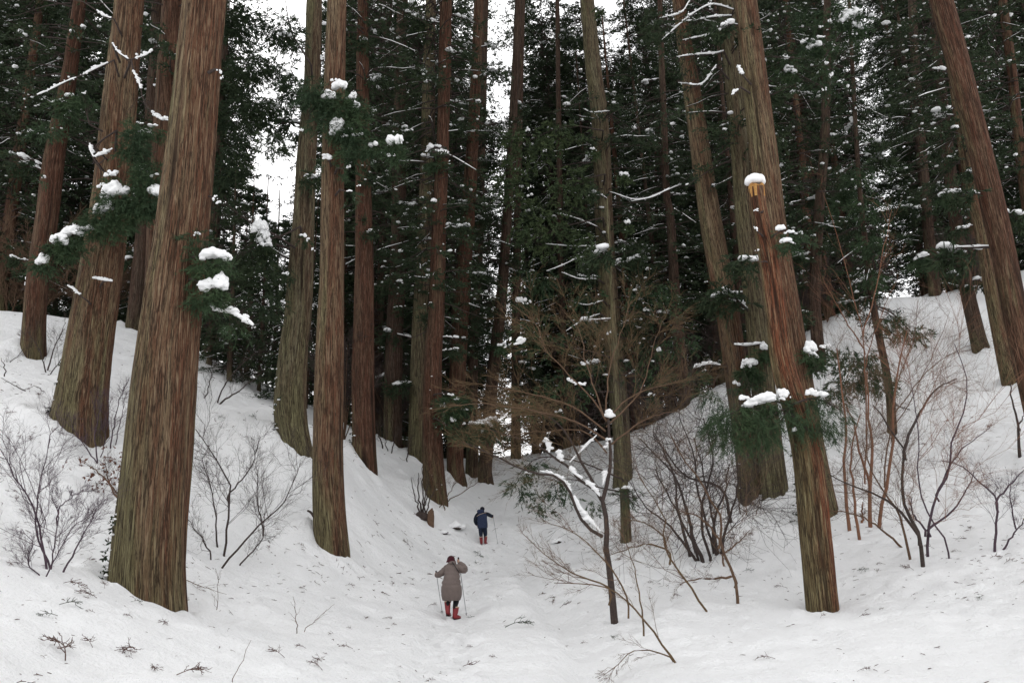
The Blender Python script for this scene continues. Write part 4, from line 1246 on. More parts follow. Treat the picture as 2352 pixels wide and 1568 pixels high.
SH('thicket of dark twigs at the foot of the narrow brown cedar on the ridge', 'shrub',
   [[(880, 1030), (872, 1000), (865, 970)], [(890, 1035), (885, 1000), (880, 960)], [(900, 1040), (905, 1005), (915, 985)], [(935, 1060), (940, 1020), (950, 1000)]], 5, 'dark', seed=56)
SH('low spray of brown twigs bending over the snow beneath the red-brown cedar', 'shrub',
   [[(1020, 1170), (1005, 1120), (985, 1080)], [(1030, 1150), (1080, 1120), (1130, 1090)], [(1010, 1165), (1040, 1120), (1060, 1090)]], 4, 'brown', seed=57)
# the small tree with the haze of brown twigs
r_, g_, PT_, cur_ = SH('small bare tree with dark trunk, snowy fork and a wide haze of brown twigs', 'tree',
   [[(1413, 1429), (1403, 1334), (1388, 1259), (1391, 1215), (1381, 1154), (1393, 1094), (1396, 1024), (1391, 964)]], 22, 'dark', seed=58, levels=((3, .1, .8),), name='small_bare_tree', spread=0.02)
Ym = g_[1]
limbs = [[(1384, 1232), (1351, 1209), (1326, 1174), (1311, 1134), (1291, 1104), (1261, 1089), (1201, 1079), (1150, 1052), (1060, 1015)],
         [(1381, 1148), (1366, 1124), (1336, 1104), (1301, 1069), (1271, 1049), (1226, 1020), (1120, 985)], [(1376, 1130), (1330, 1050), (1371, 999)][:2] + [(1290, 980), (1230, 940)],
         [(1391, 964), (1351, 904), (1296, 849), (1255, 808), (1232, 745), (1178, 700)], [(1391, 968), (1450, 910), (1530, 882), (1600, 868)], [(1391, 964), (1400, 850), (1425, 770), (1450, 690)],
         [(1396, 1024), (1480, 965), (1560, 940)], [(1391, 990), (1310, 930), (1200, 900), (1100, 880)], [(1394, 1040), (1340, 990), (1240, 990), (1150, 1000)], [(1391, 964), (1350, 850), (1330, 760), (1290, 710)],
         [(1392, 980), (1470, 900), (1500, 800), (1520, 740)], [(1394, 1010), (1300, 960), (1130, 930), (1030, 930)]]
rs = np.random.RandomState(60); LP = []
for i, l in enumerate(limbs):
    W = smooth_path(px_path(l, Ym, 0, Yend=Ym + rs.normal(0, 0.8)), 14); W[1:] += rs.normal(0, .012, W[1:].shape); LP.append(W)
    r0 = (8.0 if i < 3 else 4.5) * Ym / F / 2
    V, Fq = tubes(W[None], np.linspace(r0, r0 * .25, 14)[None], 6); G = Geo(); G.add(V, Fq)
    link('limb', G.mesh('limb', g_, True), TWIG['dark' if i < 3 else 'brown'], r_)
LP = np.stack(LP); G = Geo(); cur = LP
for li, (m, ln, ang) in enumerate(((12, .50, .8), (8, .65, .6), (5, .75, .5))):
    cur, L = spawn(cur, m, ln, ang, rs, K=5 if li == 0 else 4, up=0.03, wob=.09, t0=.25 if li == 0 else .1, flat=.55)
    V, Fq = tubes(cur, np.tile(np.linspace(1, .5, cur.shape[1]) * (.0050, .0028, .0021)[li], (len(cur), 1)), 3); G.add(V, Fq)
link('twigs', G.mesh('twigs', g_), TWIG['tan'], r_, kind='stuff')
for i, (pth, rd) in enumerate([([(1379, 1222), (1362, 1204), (1348, 1192), (1330, 1168), (1318, 1140)], 5), ([(1312, 1132), (1300, 1110), (1285, 1096)], 3.6), ([(1290, 1096), (1262, 1086), (1240, 1082)], 2.8),
                             ([(1378, 1140), (1362, 1120), (1345, 1106)], 5), ([(1338, 1100), (1318, 1086), (1308, 1072)], 5), ([(1262, 1040), (1258, 1020), (1250, 1008)], 6),
                             ([(1290, 1060), (1282, 1040)], 6), ([(1308, 1062), (1340, 1030), (1372, 998)], 3), ([(1385, 1115), (1390, 1095), (1394, 1080)], 5), ([(1396, 1030), (1400, 1005)], 4), ([(1345, 885), (1320, 880), (1302, 872)], 3),
                             ([(1404, 962), (1398, 952)], 7), ([(1205, 785), (1190, 790), (1180, 792)], 5)]):
    snow_line(pth, Ym - .02, rd, 70 + i, r_, g_, K=9)
SH('leaning tan sapling stem pointing up-left from the foreground snow, bottom centre-right', 'sapling',
   [[(1553, 1521), (1476, 1419), (1441, 1379), (1396, 1349), (1326, 1340), (1270, 1336)], [(1476, 1419), (1456, 1309), (1436, 1250), (1416, 1209)], [(1549, 1519), (1516, 1499), (1461, 1491), (1416, 1529), (1390, 1548)],
    [(1441, 1379), (1400, 1300), (1330, 1230), (1240, 1190)], [(1396, 1349), (1310, 1310), (1250, 1270), (1200, 1220)]], 7, 'tan', 'brown', seed=61, levels=((9, .4, .5), (7, .55, .5), (4, .6, .5)), name='sapling', spread=.2)
SH('slanting brown sapling with a bare lower stem, left of the mid-right thicket', 'sapling',
   [[(1623, 1404), (1576, 1334), (1536, 1269), (1526, 1234), (1531, 1194), (1506, 1149), (1470, 1100)], [(1526, 1234), (1480, 1200), (1430, 1190)], [(1536, 1269), (1490, 1250), (1440, 1262), (1400, 1275)]], 7, 'tan', 'brown',
   seed=62, levels=((12, .45, .6), (8, .6, .6), (5, .65, .6)), name='sapling')
SH('crooked brown sapling in front of the mid-right thicket, ending at the snow mound edge', 'sapling',
   [[(1693, 1384), (1686, 1324), (1661, 1274), (1648, 1234), (1656, 1199), (1628, 1154), (1601, 1104), (1566, 1054), (1540, 1000)], [(1648, 1234), (1610, 1190), (1560, 1170)], [(1686, 1324), (1640, 1326), (1590, 1332), (1560, 1340)],
    [(1661, 1274), (1700, 1245), (1720, 1220)]], 9, 'brown', 'brown', seed=63, levels=((11, .45, .6), (8, .6, .6), (5, .65, .6)), name='sapling')
SH('broad thicket of black branching stems right of the small bare tree', 'shrub',
   [[(1618, 1291), (1591, 1234), (1586, 1209), (1571, 1154), (1556, 1104), (1526, 1064), (1471, 1009)], [(1646, 1274), (1641, 1199), (1668, 1130), (1680, 1060)], [(1606, 1286), (1583, 1234), (1540, 1150), (1500, 1080)],
    [(1678, 1181), (1666, 1134), (1636, 1109), (1576, 1094), (1500, 1000)], [(1640, 1270), (1600, 1130), (1590, 1040), (1560, 960)], [(1650, 1272), (1630, 1140), (1600, 1000)],
    [(1600, 1288), (1540, 1210), (1480, 1160), (1456, 1120)], [(1655, 1270), (1680, 1180), (1700, 1090)], [(1585, 1280), (1560, 1180), (1545, 1080), (1500, 990)], [(1630, 1285), (1610, 1180), (1640, 1060), (1620, 960)]], 12, 'dark', seed=64, tr=1.7, levels=((12, .6, 1.0), (7, .7, .9), (4, .7, .7)), wob=.34, up=-.02, spread=.8)
SH('cluster of thin brown twigs at the foot of the leaning pinkish cedar', 'shrub', [[(1700, 1180), (1690, 1120), (1680, 1060)], [(1715, 1185), (1712, 1140), (1720, 1090)], [(1735, 1180), (1745, 1140)]], 4, 'brown', seed=65)
SH('group of slender rust-coloured stems just right of the broken trunk', 'shrub',
   [[(1999, 1211), (1996, 1104), (2004, 1024), (1994, 954), (1990, 850)], [(1951, 1219), (1939, 1064), (1944, 984), (1934, 884), (1925, 800)], [(1974, 1239), (1959, 1104), (1956, 1034), (1975, 950)],
    [(2016, 1211), (2034, 1104), (2049, 1009), (2044, 974), (2060, 850), (2080, 760)], [(1996, 1104), (1975, 1050), (1960, 980), (1940, 930)], [(1980, 1200), (1982, 1155)]], 12, 'red', 'brown', seed=66,
   levels=((13, .4, .6), (9, .6, .6), (5, .7, .6)))
SH('dark thick-stemmed shrub forking upward on the right bank, base nearest its front', 'shrub',
   [[(2119, 1301), (2109, 1229), (2079, 1164), (2071, 1104), (2076, 1034), (2049, 999), (2024, 954), (2004, 929)], [(2076, 1034), (2110, 960), (2150, 900), (2200, 870)], [(2109, 1229), (2070, 1180), (2020, 1140), (1940, 1110), (1900, 1090)]],
   12, 'dark', 'brown', seed=67, levels=((13, .42, .6), (9, .6, .6), (5, .7, .6)))
SH('arching brown shrub stem leaning left from the right bank snow', 'shrub', [[(2089, 1284), (2064, 1184), (2034, 1134), (2004, 1084), (1985, 1020)], [(2070, 1256), (2020, 1210), (1960, 1180), (1900, 1168)]], 8, 'brown', 'brown', seed=68)
SH('purplish forking shrub with wide upright stems on the right bank', 'shrub',
   [[(2129, 1279), (2139, 1184), (2154, 1129), (2179, 1079), (2184, 1009), (2214, 934), (2215, 860), (2190, 790)], [(2179, 1281), (2169, 1239), (2134, 1189), (2114, 1134), (2109, 1084), (2110, 980), (2090, 850)],
    [(2134, 1210), (2189, 1169), (2218, 1125), (2240, 1080)], [(2154, 1129), (2200, 1040), (2270, 980)], [(2122, 1209), (2100, 1180), (2095, 1140)]], 8, 'purple', 'red', seed=69, levels=((14, .45, .6), (9, .6, .6), (6, .7, .6)))
SH('Y-shaped purplish shrub near the right edge of the snow slope', 'shrub',
   [[(2284, 1266), (2289, 1154), (2254, 1114), (2214, 1074), (2164, 1059)], [(2289, 1154), (2324, 1109), (2356, 1075)], [(2301, 1261), (2334, 1214), (2360, 1175)], [(2334, 1214), (2320, 1150), (2325, 1100)]], 8, 'purple', seed=70)
SH('dead crooked stem sticking up beyond the Y-shaped shrub', 'sapling', [[(2344, 1049), (2339, 974), (2326, 924), (2319, 878)], [(2339, 974), (2352, 950)]], 10, 'dark', seed=71, levels=((2, .2, .5),), name='dead_stem')
SH('tall thin reddish sapling rising against the dark wood above the rust-coloured stems', 'sapling',
   [[(1985, 1110), (1990, 900), (1980, 760), (1954, 650), (1934, 575), (1894, 450)], [(1980, 760), (2005, 690), (2030, 560), (2045, 480)], [(1985, 800), (1940, 730), (1890, 640)], [(1985, 850), (2020, 740), (2050, 660)]], 5, 'red', seed=72,
   levels=((9, .3, .5), (6, .45, .6)), name='sapling', t0=.4)
SH('tall arching brown sapling left of the purplish shrub, crown above the crest', 'sapling',
   [[(2030, 1120), (2060, 900), (2100, 780), (2110, 690)], [(2050, 960), (2130, 850), (2200, 800), (2240, 790)], [(2045, 1000), (2100, 900), (2160, 770), (2180, 720)]], 5, 'brown', seed=73, levels=((12, .4, .6), (8, .6, .6), (4, .7, .6)), name='sapling')
SH('sparse shrub on the far left bank beside the reddish cedar', 'shrub', [[(110, 850), (125, 800), (150, 740)], [(105, 855), (90, 800), (60, 760)], [(115, 860), (160, 800), (190, 760)], [(0, 870), (20, 840), (60, 800)]], 5, 'dark', seed=74)
SH('dark arched twig rooted at the left edge, above the big leafless shrub', 'shrub', [[(58, 898), (30, 882), (0, 868)], [(100, 900), (78, 888), (52, 898)], [(12, 848), (0, 825)]], 4, 'dark', seed=75, levels=((4, .3, .6), (4, .4, .6)))
SH('snow-lined leaning branch and twigs on the ridge left of the mossy greenish cedar', 'shrub', [[(505, 928), (540, 905), (575, 880), (600, 862)], [(452, 945), (480, 900), (490, 850)], [(500, 925), (520, 880), (560, 830), (600, 800)]], 6, 'dark', seed=76)
SH('thin weed stalk standing in the bottom left snow', 'stalk', [[(535, 1566), (555, 1520), (575, 1468)]], 3, 'brown', seed=77, levels=((1, .1, .3),), name='dry_stalk')
SH('low hair-fine twigs lying over the snow right of the thickest trunk foot', 'shrub', [[(412, 1310), (455, 1335), (500, 1365), (560, 1420)], [(415, 1330), (470, 1345), (520, 1360)], [(500, 1400), (505, 1340), (500, 1310)]], 3, 'brown', seed=78, levels=((6, .35, .4), (4, .4, .4)))
SH('faint dry stalks in the snow left of the near walker', 'stalk', [[(680, 1454), (676, 1410), (668, 1370)], [(700, 1450), (725, 1425), (770, 1385)]], 3, 'brown', seed=79, levels=((4, .3, .4),), name='dry_stalk')
# undergrowth behind the crests
rsu = np.random.RandomState(88)
for i, (u, v) in enumerate([(20, 735), (90, 745), (200, 745), (240, 760), (480, 895), (550, 935), (600, 940), (745, 985), (790, 1005), (900, 1010), (1240, 1036), (1330, 1030), (1480, 995), (1560, 950), (1640, 920), (1840, 790), (1900, 740), (2000, 695), (2240, 692)]):
    d = ray(u, v - 6)
    Y = {0: 48, 1: 49}.get(i // 4, None) or (40 if u < 800 else 50 if u < 1000 else 68 if u < 1400 else 60)
    x = d[0] * Y; g = np.array([x, Y, float(HG(x, Y))])
    root = thing('bare_shrub', 'brown leafless undergrowth shrub behind the crest of the ' + ('left bank' if u < 1000 else 'right bank'), 'shrub', g, 'undergrowth shrubs behind the ' + ('left' if u < 1000 else 'right') + ' crest')
    st = []
    for k in range(7):
        a = rsu.uniform(0, 6.28); hh = rsu.uniform(2.4, 5.6)
        st.append(resample(np.array([g, g + [math.cos(a) * .5, math.sin(a) * .5, hh * .5], g + [math.cos(a) * 1.5, math.sin(a) * 1.5, hh]]), 8))
    G = Geo(); cur = np.stack(st); V, Fq = tubes(cur, np.tile(np.linspace(.03, .01, 8), (7, 1)), 4); G.add(V, Fq)
    link('stems', G.mesh('stems', g), TWIG['brown'], root, kind='stuff'); G = Geo()
    for li, (m, ln) in enumerate(((9, .45), (9, .6), (7, .6))):
        cur, L = spawn(cur, m, ln, .6, rsu, K=4, up=.1, wob=.15)
        V, Fq = tubes(cur, np.tile(np.linspace(1, .5, 4) * (.012, .009, .007)[li], (len(cur), 1)), 3); G.add(V, Fq)
    link('twigs', G.mesh('twigs', g), TWIG['dark' if u > 400 else 'brown'], root, kind='stuff')

# ------------------------------------------------------------------ stump, stones
g = ground(990, 1205)
root = thing('tree_stump', 'short splintered brown stump below the dark shoots', 'stump', g)
G = Geo(); c = g
V, Fq = tubes(np.array([[c + [0, 0, -.3], c + [-.03, 0, .2], c + [-.02, 0, .55], c + [.06, 0, .72]]]), np.array([[.16, .14, .12, .02]]), 9); G.add(V, Fq)
V, Fq = tubes(np.array([[c + [.04, -.05, -.2], c + [.07, -.05, .35], c + [.11, -.04, .62]]]), np.array([[.09, .08, .015]]), 7); G.add(V, Fq)
link('wood', G.mesh('wood', g), TWIG['brown'], root)
G = Geo(); V, F_ = blobs([c + [-.32, .1, .28], c + [-.5, .15, .35]], [[.22, .2, .25], [.18, .2, .22]], 3, 4, .3); G.add(V, F_); link('root_mass', G.mesh('root_mass', g, True), TWIG['dark'], root)
def stone(u, v, w, label, cap=True, seed=1):
    g = ground(u, v); s = g[1] / F
    r = thing('stone', label, 'stone', g); G = Geo()
    V, F_ = blobs([g + [0, 0, w * s * .0]], [[w * s * .45, w * s * .4, w * s * .24]], 3, seed, .45); G.add(V, F_); link('rock', G.mesh('rock', g), TWIG['dark'], r)
    if cap:
        G = Geo(); V, F_ = blobs([g + [0, .03, w * s * .10], g + [w * s * .3, .1, w * s * .02], g + [-w * s * .35, .05, 0]], [[w * s * .55, w * s * .5, w * s * .34], [w * s * .4, w * s * .4, w * s * .25], [w * s * .4, w * s * .4, w * s * .22]], 3, seed + 3, .3); G.add(V, F_); link('snow', G.mesh('snow', g, True), SNOW, r)
stone(1281, 1246, 22, 'small dark stone on the snow right of the path, below the grey-green cedar', True, 1)
stone(1046, 1212, 34, 'snow mound over dark lump standing for a shaded hole, left of the far walker', True, 2)  # no boulder here: dark blob put in as the shade of a hole
stone(1022, 1225, 18, 'low snowy boulder beside the dark stump', True, 3)
stone(1272, 1178, 14, 'tiny dark rock left of the hanging cedar spray on the right of the path', False, 4)

# ------------------------------------------------------------------ sprigs on the snow
def sprig_mesh(seed, curl):
    rs = np.random.RandomState(seed); G = Geo()
    k = np.linspace(0, 1, 7)
    q = np.stack([k * .30, np.sin(k * 2.2 * curl) * .05, .012 + .05 * np.sin(k * 2.6)], 1)[None]
    V, Fq = tubes(q, np.linspace(.0042, .002, 7)[None], 4); G.add(V, Fq)
    c, L = spawn(q, 13, .42, .75, rs, K=5, up=.12, wob=.2, t0=.2, flat=.5); c[..., 2] = np.maximum(c[..., 2], .004)
    V, Fq = tubes(c, np.tile(np.linspace(.0034, .0016, 5), (len(c), 1)), 4); G.add(V, Fq)
    c2, L = spawn(c, 3, .5, .5, rs, K=4, up=.15, wob=.2); c2[..., 2] = np.maximum(c2[..., 2], .004)
    V, Fq = tubes(c2, np.tile(np.linspace(.0028, .0012, 4), (len(c2), 1)), 3); G.add(V, Fq)
    return G.mesh('cedar_sprig')
mb = plain_mat('dry_sprig', (0.055, 0.026, 0.020), (0.11, 0.058, 0.042), 30)
mg = plain_mat('green_sprig', (0.028, 0.040, 0.026), (0.06, 0.07, 0.04), 30)
SPB = [sprig_mesh(300 + k, [-1, 1, .5, -.4, .1][k]) for k in range(5)]; SPG = [m_.copy() for m_ in SPB]
for a in SPB: a.materials.append(mb)
for a in SPG: a.materials.append(mg)
spots = [(145, 1340, 1.5), (183, 1362, 1), (240, 1352, 1.2), (222, 1374, 1), (135, 1390, 1.2, 'g'), (132, 1415, 1.2, 'g'), (300, 1382, 1, 'g'), (218, 1407, .6), (305, 1420, .7), (212, 1488, 1), (262, 1495, 1.3),
         (308, 1490, 1.7), (305, 1512, .5), (345, 1535, 1.2), (405, 1552, 1.4), (385, 1432, 1.2), (15, 1292, .8), (190, 1292, .9), (618, 1264, .9), (703, 1260, 1.1), (838, 1309, 1.0), (793, 1344, 1.1),
         (705, 1356, .9), (900, 1346, 1), (838, 1422, .9), (878, 1420, 1.1), (898, 1436, .6), (810, 1490, .9), (765, 1454, .8), (703, 1489, 1), (728, 1519, 1.2), (740, 1540, 1.1), (808, 1446, .6), (983, 1392, .9),
         (1128, 1314, 1.1), (1138, 1369, .6), (1143, 1511, .8), (1068, 1486, .9), (1000, 1560, .9), (1351, 1476, .8), (1236, 1368, 1.2), (1252, 1378, 1.4), (1270, 1388, 1.6), (1286, 1396, 1.6), (1503, 1336, .9),
         (1566, 1369, .8), (1586, 1324, 1.2), (1706, 1312, 1.4, 'g'), (1809, 1351, 1), (2034, 1296, .8), (2014, 1316, 1), (1884, 1419, .8), (1974, 1416, 1), (2020, 1400, .7), (2211, 1340, .7),
         (2274, 1282, 1.2), (2306, 1295, 1), (2341, 1342, .9), (2099, 1310, 1.6), (2146, 1260, 1), (2209, 1267, 1), (2229, 1217, 1), (2194, 1240, 1.3), (2274, 1115, 1.6), (2274, 985, 1.6), (1969, 1542, .7),
         (52, 785, 1.8), (170, 892, 1.5), (90, 915, 1.6), (40, 948, 1.4), (70, 1000, 1.5), (150, 975, 1.4), (590, 965, 1.8, 'g'), (515, 960, 1.6, 'g'), (35, 1152, 1.2), (60, 1180, 1), (1088, 1290, 1.4, 'g')]
special = [(148, 1520, 1.9, 0, 'b', 'largest reddish dry cedar sprig on the bottom left snow'), (943, 1258, 1.7, 2, 'b', 'dark tuft of dry sprigs alone on the slope left of the near walker'),
           (1160, 1442, 1.9, 1, 'g', 'spreading grey-brown sprig right of the near walker at the bottom of the path'), (1063, 1531, 1.9, 3, 'b', 'long forked dry sprig on the path near the bottom edge'),
           (1090, 1277, 2.2, 4, 'g', 'flat green sprig on the path between the two walkers'), (1110, 1281, 1.8, 1, 'g', 'second smaller green sprig beside the flat one between the walkers'),
           (1406, 1465, .9, 2, 'g', 'small green tuft in the snow below the small bare tree'), (1969, 1311, 1.4, 0, 'g', 'curled branching sprig right of the broken trunk foot'),
           (1781, 1513, 1.0, 4, 'b', 'dark flat sprig on the lower right snow below the broken trunk'), (2261, 1368, 1.3, 1, 'g', 'greenish fan-shaped sprig on the open snow at the right'),
           (1090, 1415, 1.5, 3, 'g', 'grey sprig just right of the near walker boots'), (653, 1511, 1.6, 1, 'b', 'brown sprig at the bottom left of the hollow')]
rs4 = np.random.RandomState(12)
def put_sprig(u, v, sc, k, c, label, group):
    g = ground(u, v)
    if g is None: return
    o = bpy.data.objects.new('cedar_sprig', (SPG if c == 'g' else SPB)[k]); COL.objects.link(o)
    e = .15; nx = (HG(g[0] + e, g[1]) - HG(g[0] - e, g[1])) / (2 * e); ny = (HG(g[0], g[1] + e) - HG(g[0], g[1] - e)) / (2 * e)
    q = Vector((-float(nx), -float(ny), 1)).to_track_quat('Z', 'Y') @ Matrix.Rotation(rs4.uniform(0, 6.28), 3, 'Z').to_quaternion()
    o.rotation_mode = 'QUATERNION'; o.rotation_quaternion = q; o.location = Vector(g.tolist()); s = sc * rs4.uniform(.6, 1.0); o.scale = (s, s, s)
    tag(o, label, 'twig', group)
for i, sp in enumerate(special): put_sprig(*sp[:3], sp[3], sp[4], sp[5], None)
for sp in spots:
    side = 'left bank' if sp[0] < 700 else ('hollow' if sp[0] < 1320 else 'right bank')
    c = 'g' if len(sp) > 3 else 'b'
    ub = ['at the left edge', 'before the broad second cedar', 'beside the thickest trunk', 'right of the thickest trunk', 'below the pinkish-tan cedar', 'left of the near walker', 'on the walkers path', 'by the small bare tree',
          'below the dark thicket', 'left of the broken trunk', 'right of the broken trunk', 'under the right bank shrubs', 'near the right edge'][int(np.searchsorted([90, 230, 420, 620, 780, 960, 1160, 1420, 1600, 1830, 2040, 2230], sp[0]))]
    vb = 'high up on the snow ' if sp[1] < 1230 else ('mid-slope on the snow ' if sp[1] < 1400 else 'on the foreground snow ')
    lab = ('small green' if c == 'g' else 'small brown') + ' cedar sprig ' + vb + ub
    put_sprig(sp[0], sp[1], sp[2] * 1.0, rs4.randint(5), c, lab, ('green' if c == 'g' else 'brown') + ' cedar sprigs on the ' + side + ', ' + vb + ub)
# countless needle bits
G = Geo(); Cn = []
while len(Cn) < 1700:
    u = rs4.uniform(-100, 2450); v = rs4.uniform(700, 1600)
    if vn(np.array([u / 130]), np.array([v / 70]), 0, 5)[0] < rs4.uniform(.2, .75): continue
    if v > 1380 and rs4.rand() < .8: continue
    g = ground(u, v)
    if g is not None and g[1] < 75: Cn.append(g)
Cn = np.array(Cn); n = len(Cn)
a = rs4.uniform(0, 6.28, n); L = rs4.uniform(.03, .16, n) * np.clip(Cn[:, 1] / 22, .6, 2.2)
d = np.stack([np.cos(a), np.sin(a), 0 * a], 1)
E = Cn + d * L[:, None]; E[:, 2] = HG(E[:, 0], E[:, 1]) + .012; S_ = Cn.copy(); S_[:, 2] += .006
Mi = (S_ + E) / 2 + np.stack([-d[:, 1], d[:, 0], 0 * a + .6], 1) * (L * rs4.uniform(-.2, .2, n))[:, None]; Mi[:, 2] = np.maximum(Mi[:, 2], HG(Mi[:, 0], Mi[:, 1]) + .008)
rr = np.array([[.6, 1, .5]]) * (rs4.uniform(.003, .009, n) * np.clip(Cn[:, 1] / 22, .7, 2))[:, None]
V, Fq = tubes(np.stack([S_, Mi, E], 1), rr, 3); G.add(V, Fq)
V, Fq = tubes(np.stack([Mi, Mi + np.stack([-d[:, 1], d[:, 0], .2 + 0 * a], 1) * L[:, None] * .4, Mi + np.stack([-d[:, 1], d[:, 0], .1 + 0 * a], 1) * L[:, None] * .6], 1)[::2], rr[::2] * .8, 3); G.add(V, Fq)
tag(link('needle_litter', G.mesh('needle_litter'), mb, kind='stuff'), 'scattered brown needles and twig bits on the snow', 'litter')

# ------------------------------------------------------------------ the two walkers
def loft(rings, seg=28, q=None, cap=True):
    """rings: (cx, cy, cz, rx, ry) upward -> V, F of a closed soft body"""
    R_ = smooth_path(np.array(rings, float), 46) if len(rings) > 2 else np.array(rings, float)
    n = len(R_); th = np.arange(seg) / seg * 2 * math.pi
    pu = np.ones(n) if q is None else q(R_[:, 2])
    V = np.stack([R_[:, 0:1] + R_[:, 3:4] * pu[:, None] * np.cos(th), R_[:, 1:2] + R_[:, 4:5] * pu[:, None] * np.sin(th), R_[:, 2:3] + 0 * th], -1)
    idx = np.arange(n * seg).reshape(n, seg); nx = np.roll(idx, -1, 1)
    Fq = np.stack([idx[:-1], nx[:-1], nx[1:], idx[1:]], -1).reshape(-1, 4)
    return V.reshape(-1, 3), Fq


def limb(pts, rads, sides=14, n=26, puff=None):
    q = smooth_path(np.concatenate([np.array(pts, float), np.array(rads, float)[:, None]], 1), n)
    r = q[:, 3].copy()
    if puff: r *= 1 + puff * (np.abs(np.sin(np.arange(n) / n * math.pi * 5)) - .5)
    V, Fq = tubes(q[None, :, :3], r[None], sides)
    return V, Fq


def ball(c, r, seed=0, rough=0.05):
    V0, F0 = ICO[3]; V = V0 * np.array(r) + np.array(c)
    return V, F0


def skin_body(root, verts, edges, rad, mat):
    me = bpy.data.meshes.new('body'); me.from_pydata([tuple(map(float, v)) for v in verts], edges, []); me.update()
    o = bpy.data.objects.new('body', me); COL.objects.link(o); o.parent = root
    md = o.modifiers.new('skin', 'SKIN'); md.use_smooth_shade = True
    if not me.skin_vertices: me.skin_vertices.new()
    for i, r in enumerate(rad): me.skin_vertices[0].data[i].radius = (r, r)
    me.skin_vertices[0].data[0].use_root = True
    sb = o.modifiers.new('sub', 'SUBSURF'); sb.levels = 1; sb.render_levels = 1
    me.materials.append(mat)
    return o


skinm = plain_mat('skin', (0.45, 0.28, 0.20), (0.50, 0.32, 0.23), 6, .6, 0)
cloth = lambda n, a, b, bp=.25: plain_mat(n, a, b, 22, .85, bp, .01)
def puffer_mat():
    m, t, b = new_mat('padded_coat'); tc = t.nodes.new('ShaderNodeTexCoord')
    f = noise(t, tc.outputs['Object'], 9, 5, .65); t.links.new(mix(t, f, (0.085, 0.062, 0.055), (0.165, 0.125, 0.110)), b.inputs['Base Color'])
    b.inputs['Roughness'].default_value = .6; bump(t, b, noise(t, mapping(t, tc.outputs['Object'], (24, 24, 5)), 1.0, 3, .6), .8, .03); return m
coatm = puffer_mat()
rubber = plain_mat('red_rubber', (0.16, 0.010, 0.014), (0.23, 0.018, 0.022), 6, .4, 0, spec=.4)
sole = plain_mat('dark_sole', (0.03, 0.012, 0.012), (0.05, 0.02, 0.02), 10)
beige = plain_mat('beige_trim', (0.45, 0.33, 0.24), (0.5, 0.38, 0.28), 10)
polem = plain_mat('grey_pole', (0.22, 0.22, 0.23), (0.34, 0.34, 0.35), 10, .4, 0); black = plain_mat('black_grip', (0.012, 0.012, 0.014), (0.02, 0.02, 0.02), 10)


def hand(verts, edges, rad, wrist_i, wp, palm, grip_dir, s):
    """five curled fingers closing round a grip"""
    verts.append(palm); rad.append(.032 * s); pi = len(verts) - 1; edges.append((wrist_i, pi))
    g = norm(np.array(grip_dir, float)); side = norm(np.cross(g, [0, 1, 0.1])); fw = np.cross(side, g)
    for k in range(4):
        o = palm + g * (.03 - .02 * k) * s + fw * .02 * s
        a = o + fw * .035 * s; b = a + side * (.03 + .004 * (k in (1, 2))) * s + fw * .004; c = b - fw * .024 * s
        n = len(verts); verts += [a, b, c]; rad += [.010 * s, .0095 * s, .008 * s]; edges += [(pi, n), (n, n + 1), (n + 1, n + 2)]
    a = palm + g * .045 * s - fw * .01 * s; b = a + side * .03 * s + fw * .015 * s; n = len(verts); verts += [a, b]; rad += [.011 * s, .009 * s]; edges += [(pi, n), (n, n + 1)]


def boot(root, foot, top, toe_dir, s, lift=0.0):
    """rubber boot from the calf to the ground; toe_dir (x, y)"""
    f = np.array(foot, float); t = np.array(top, float); td = norm(np.array([toe_dir[0], toe_dir[1], 0.0]))
    G = Geo(); V, Fq = limb([t, t * .5 + f * .5 + [0, 0, .02], f + [0, 0, .10], f + [0, 0, .045]], [.080 * s, .068 * s, .058 * s, .052 * s], 14, 20); G.add(V, Fq)
    V, Fq = limb([f + [0, 0, .05] - td * .055, f + [0, 0, .055], f + td * .10 + [0, 0, .047 - lift * .4], f + td * .17 + [0, 0, .036 - lift]], [.036 * s, .052 * s, .045 * s, .026 * s], 12, 12); G.add(V, Fq)
    V, F3 = ball(f + td * .17 + [0, 0, .036 - lift], [.026 * s] * 3); G.add(V, F3)
    b = link('boot', G.mesh('boot', smooth=True), rubber, root)
    G = Geo(); V, Fq = limb([f - td * .075 + [0, 0, .012], f + [0, 0, .012], f + td * .12 + [0, 0, .010 - lift * .6], f + td * .19 + [0, 0, .01 - lift]], [.030, .042, .040, .024], 8, 10); V[:, 2] = f[2] + (V[:, 2] - f[2]) * .5; G.add(V, Fq)
    link('sole', G.mesh('sole', smooth=True), sole, b)
    G = Geo(); u = norm(t - f); V, Fq = tubes(np.array([[t - u * .022, t + u * .004]]), np.array([[.083 * s, .083 * s]]), 14); G.add(V, Fq)
    link('rim', G.mesh('rim', smooth=True), beige, b)


def pole_thing(a, b, label):
    a = np.array(a, float); b = np.array(b, float); d = norm(b - a)
    r = thing('trekking_pole', label, 'trekking pole', b)
    G = Geo(); V, Fq = tubes(np.array([[a, a * .6 + b * .4, b + d * .06]]), np.array([[.011, .010, .007]]), 7); G.add(V, Fq); link('shaft', G.mesh('shaft', b, True), polem, r)
    G = Geo(); V, Fq = tubes(np.array([[a - d * .05, a - d * .04, a + d * .02, a + d * .10]]), np.array([[.014, .022, .017, .015]]), 8); G.add(V, Fq); link('grip', G.mesh('grip', b, True), black, r)
    G = Geo(); c = b - d * .05; V, Fq = tubes(np.array([[c, c + d * .006, c + d * .012]]), np.array([[.012, .035, .012]]), 10); G.add(V, Fq); link('basket', G.mesh('basket', b, True), black, r)


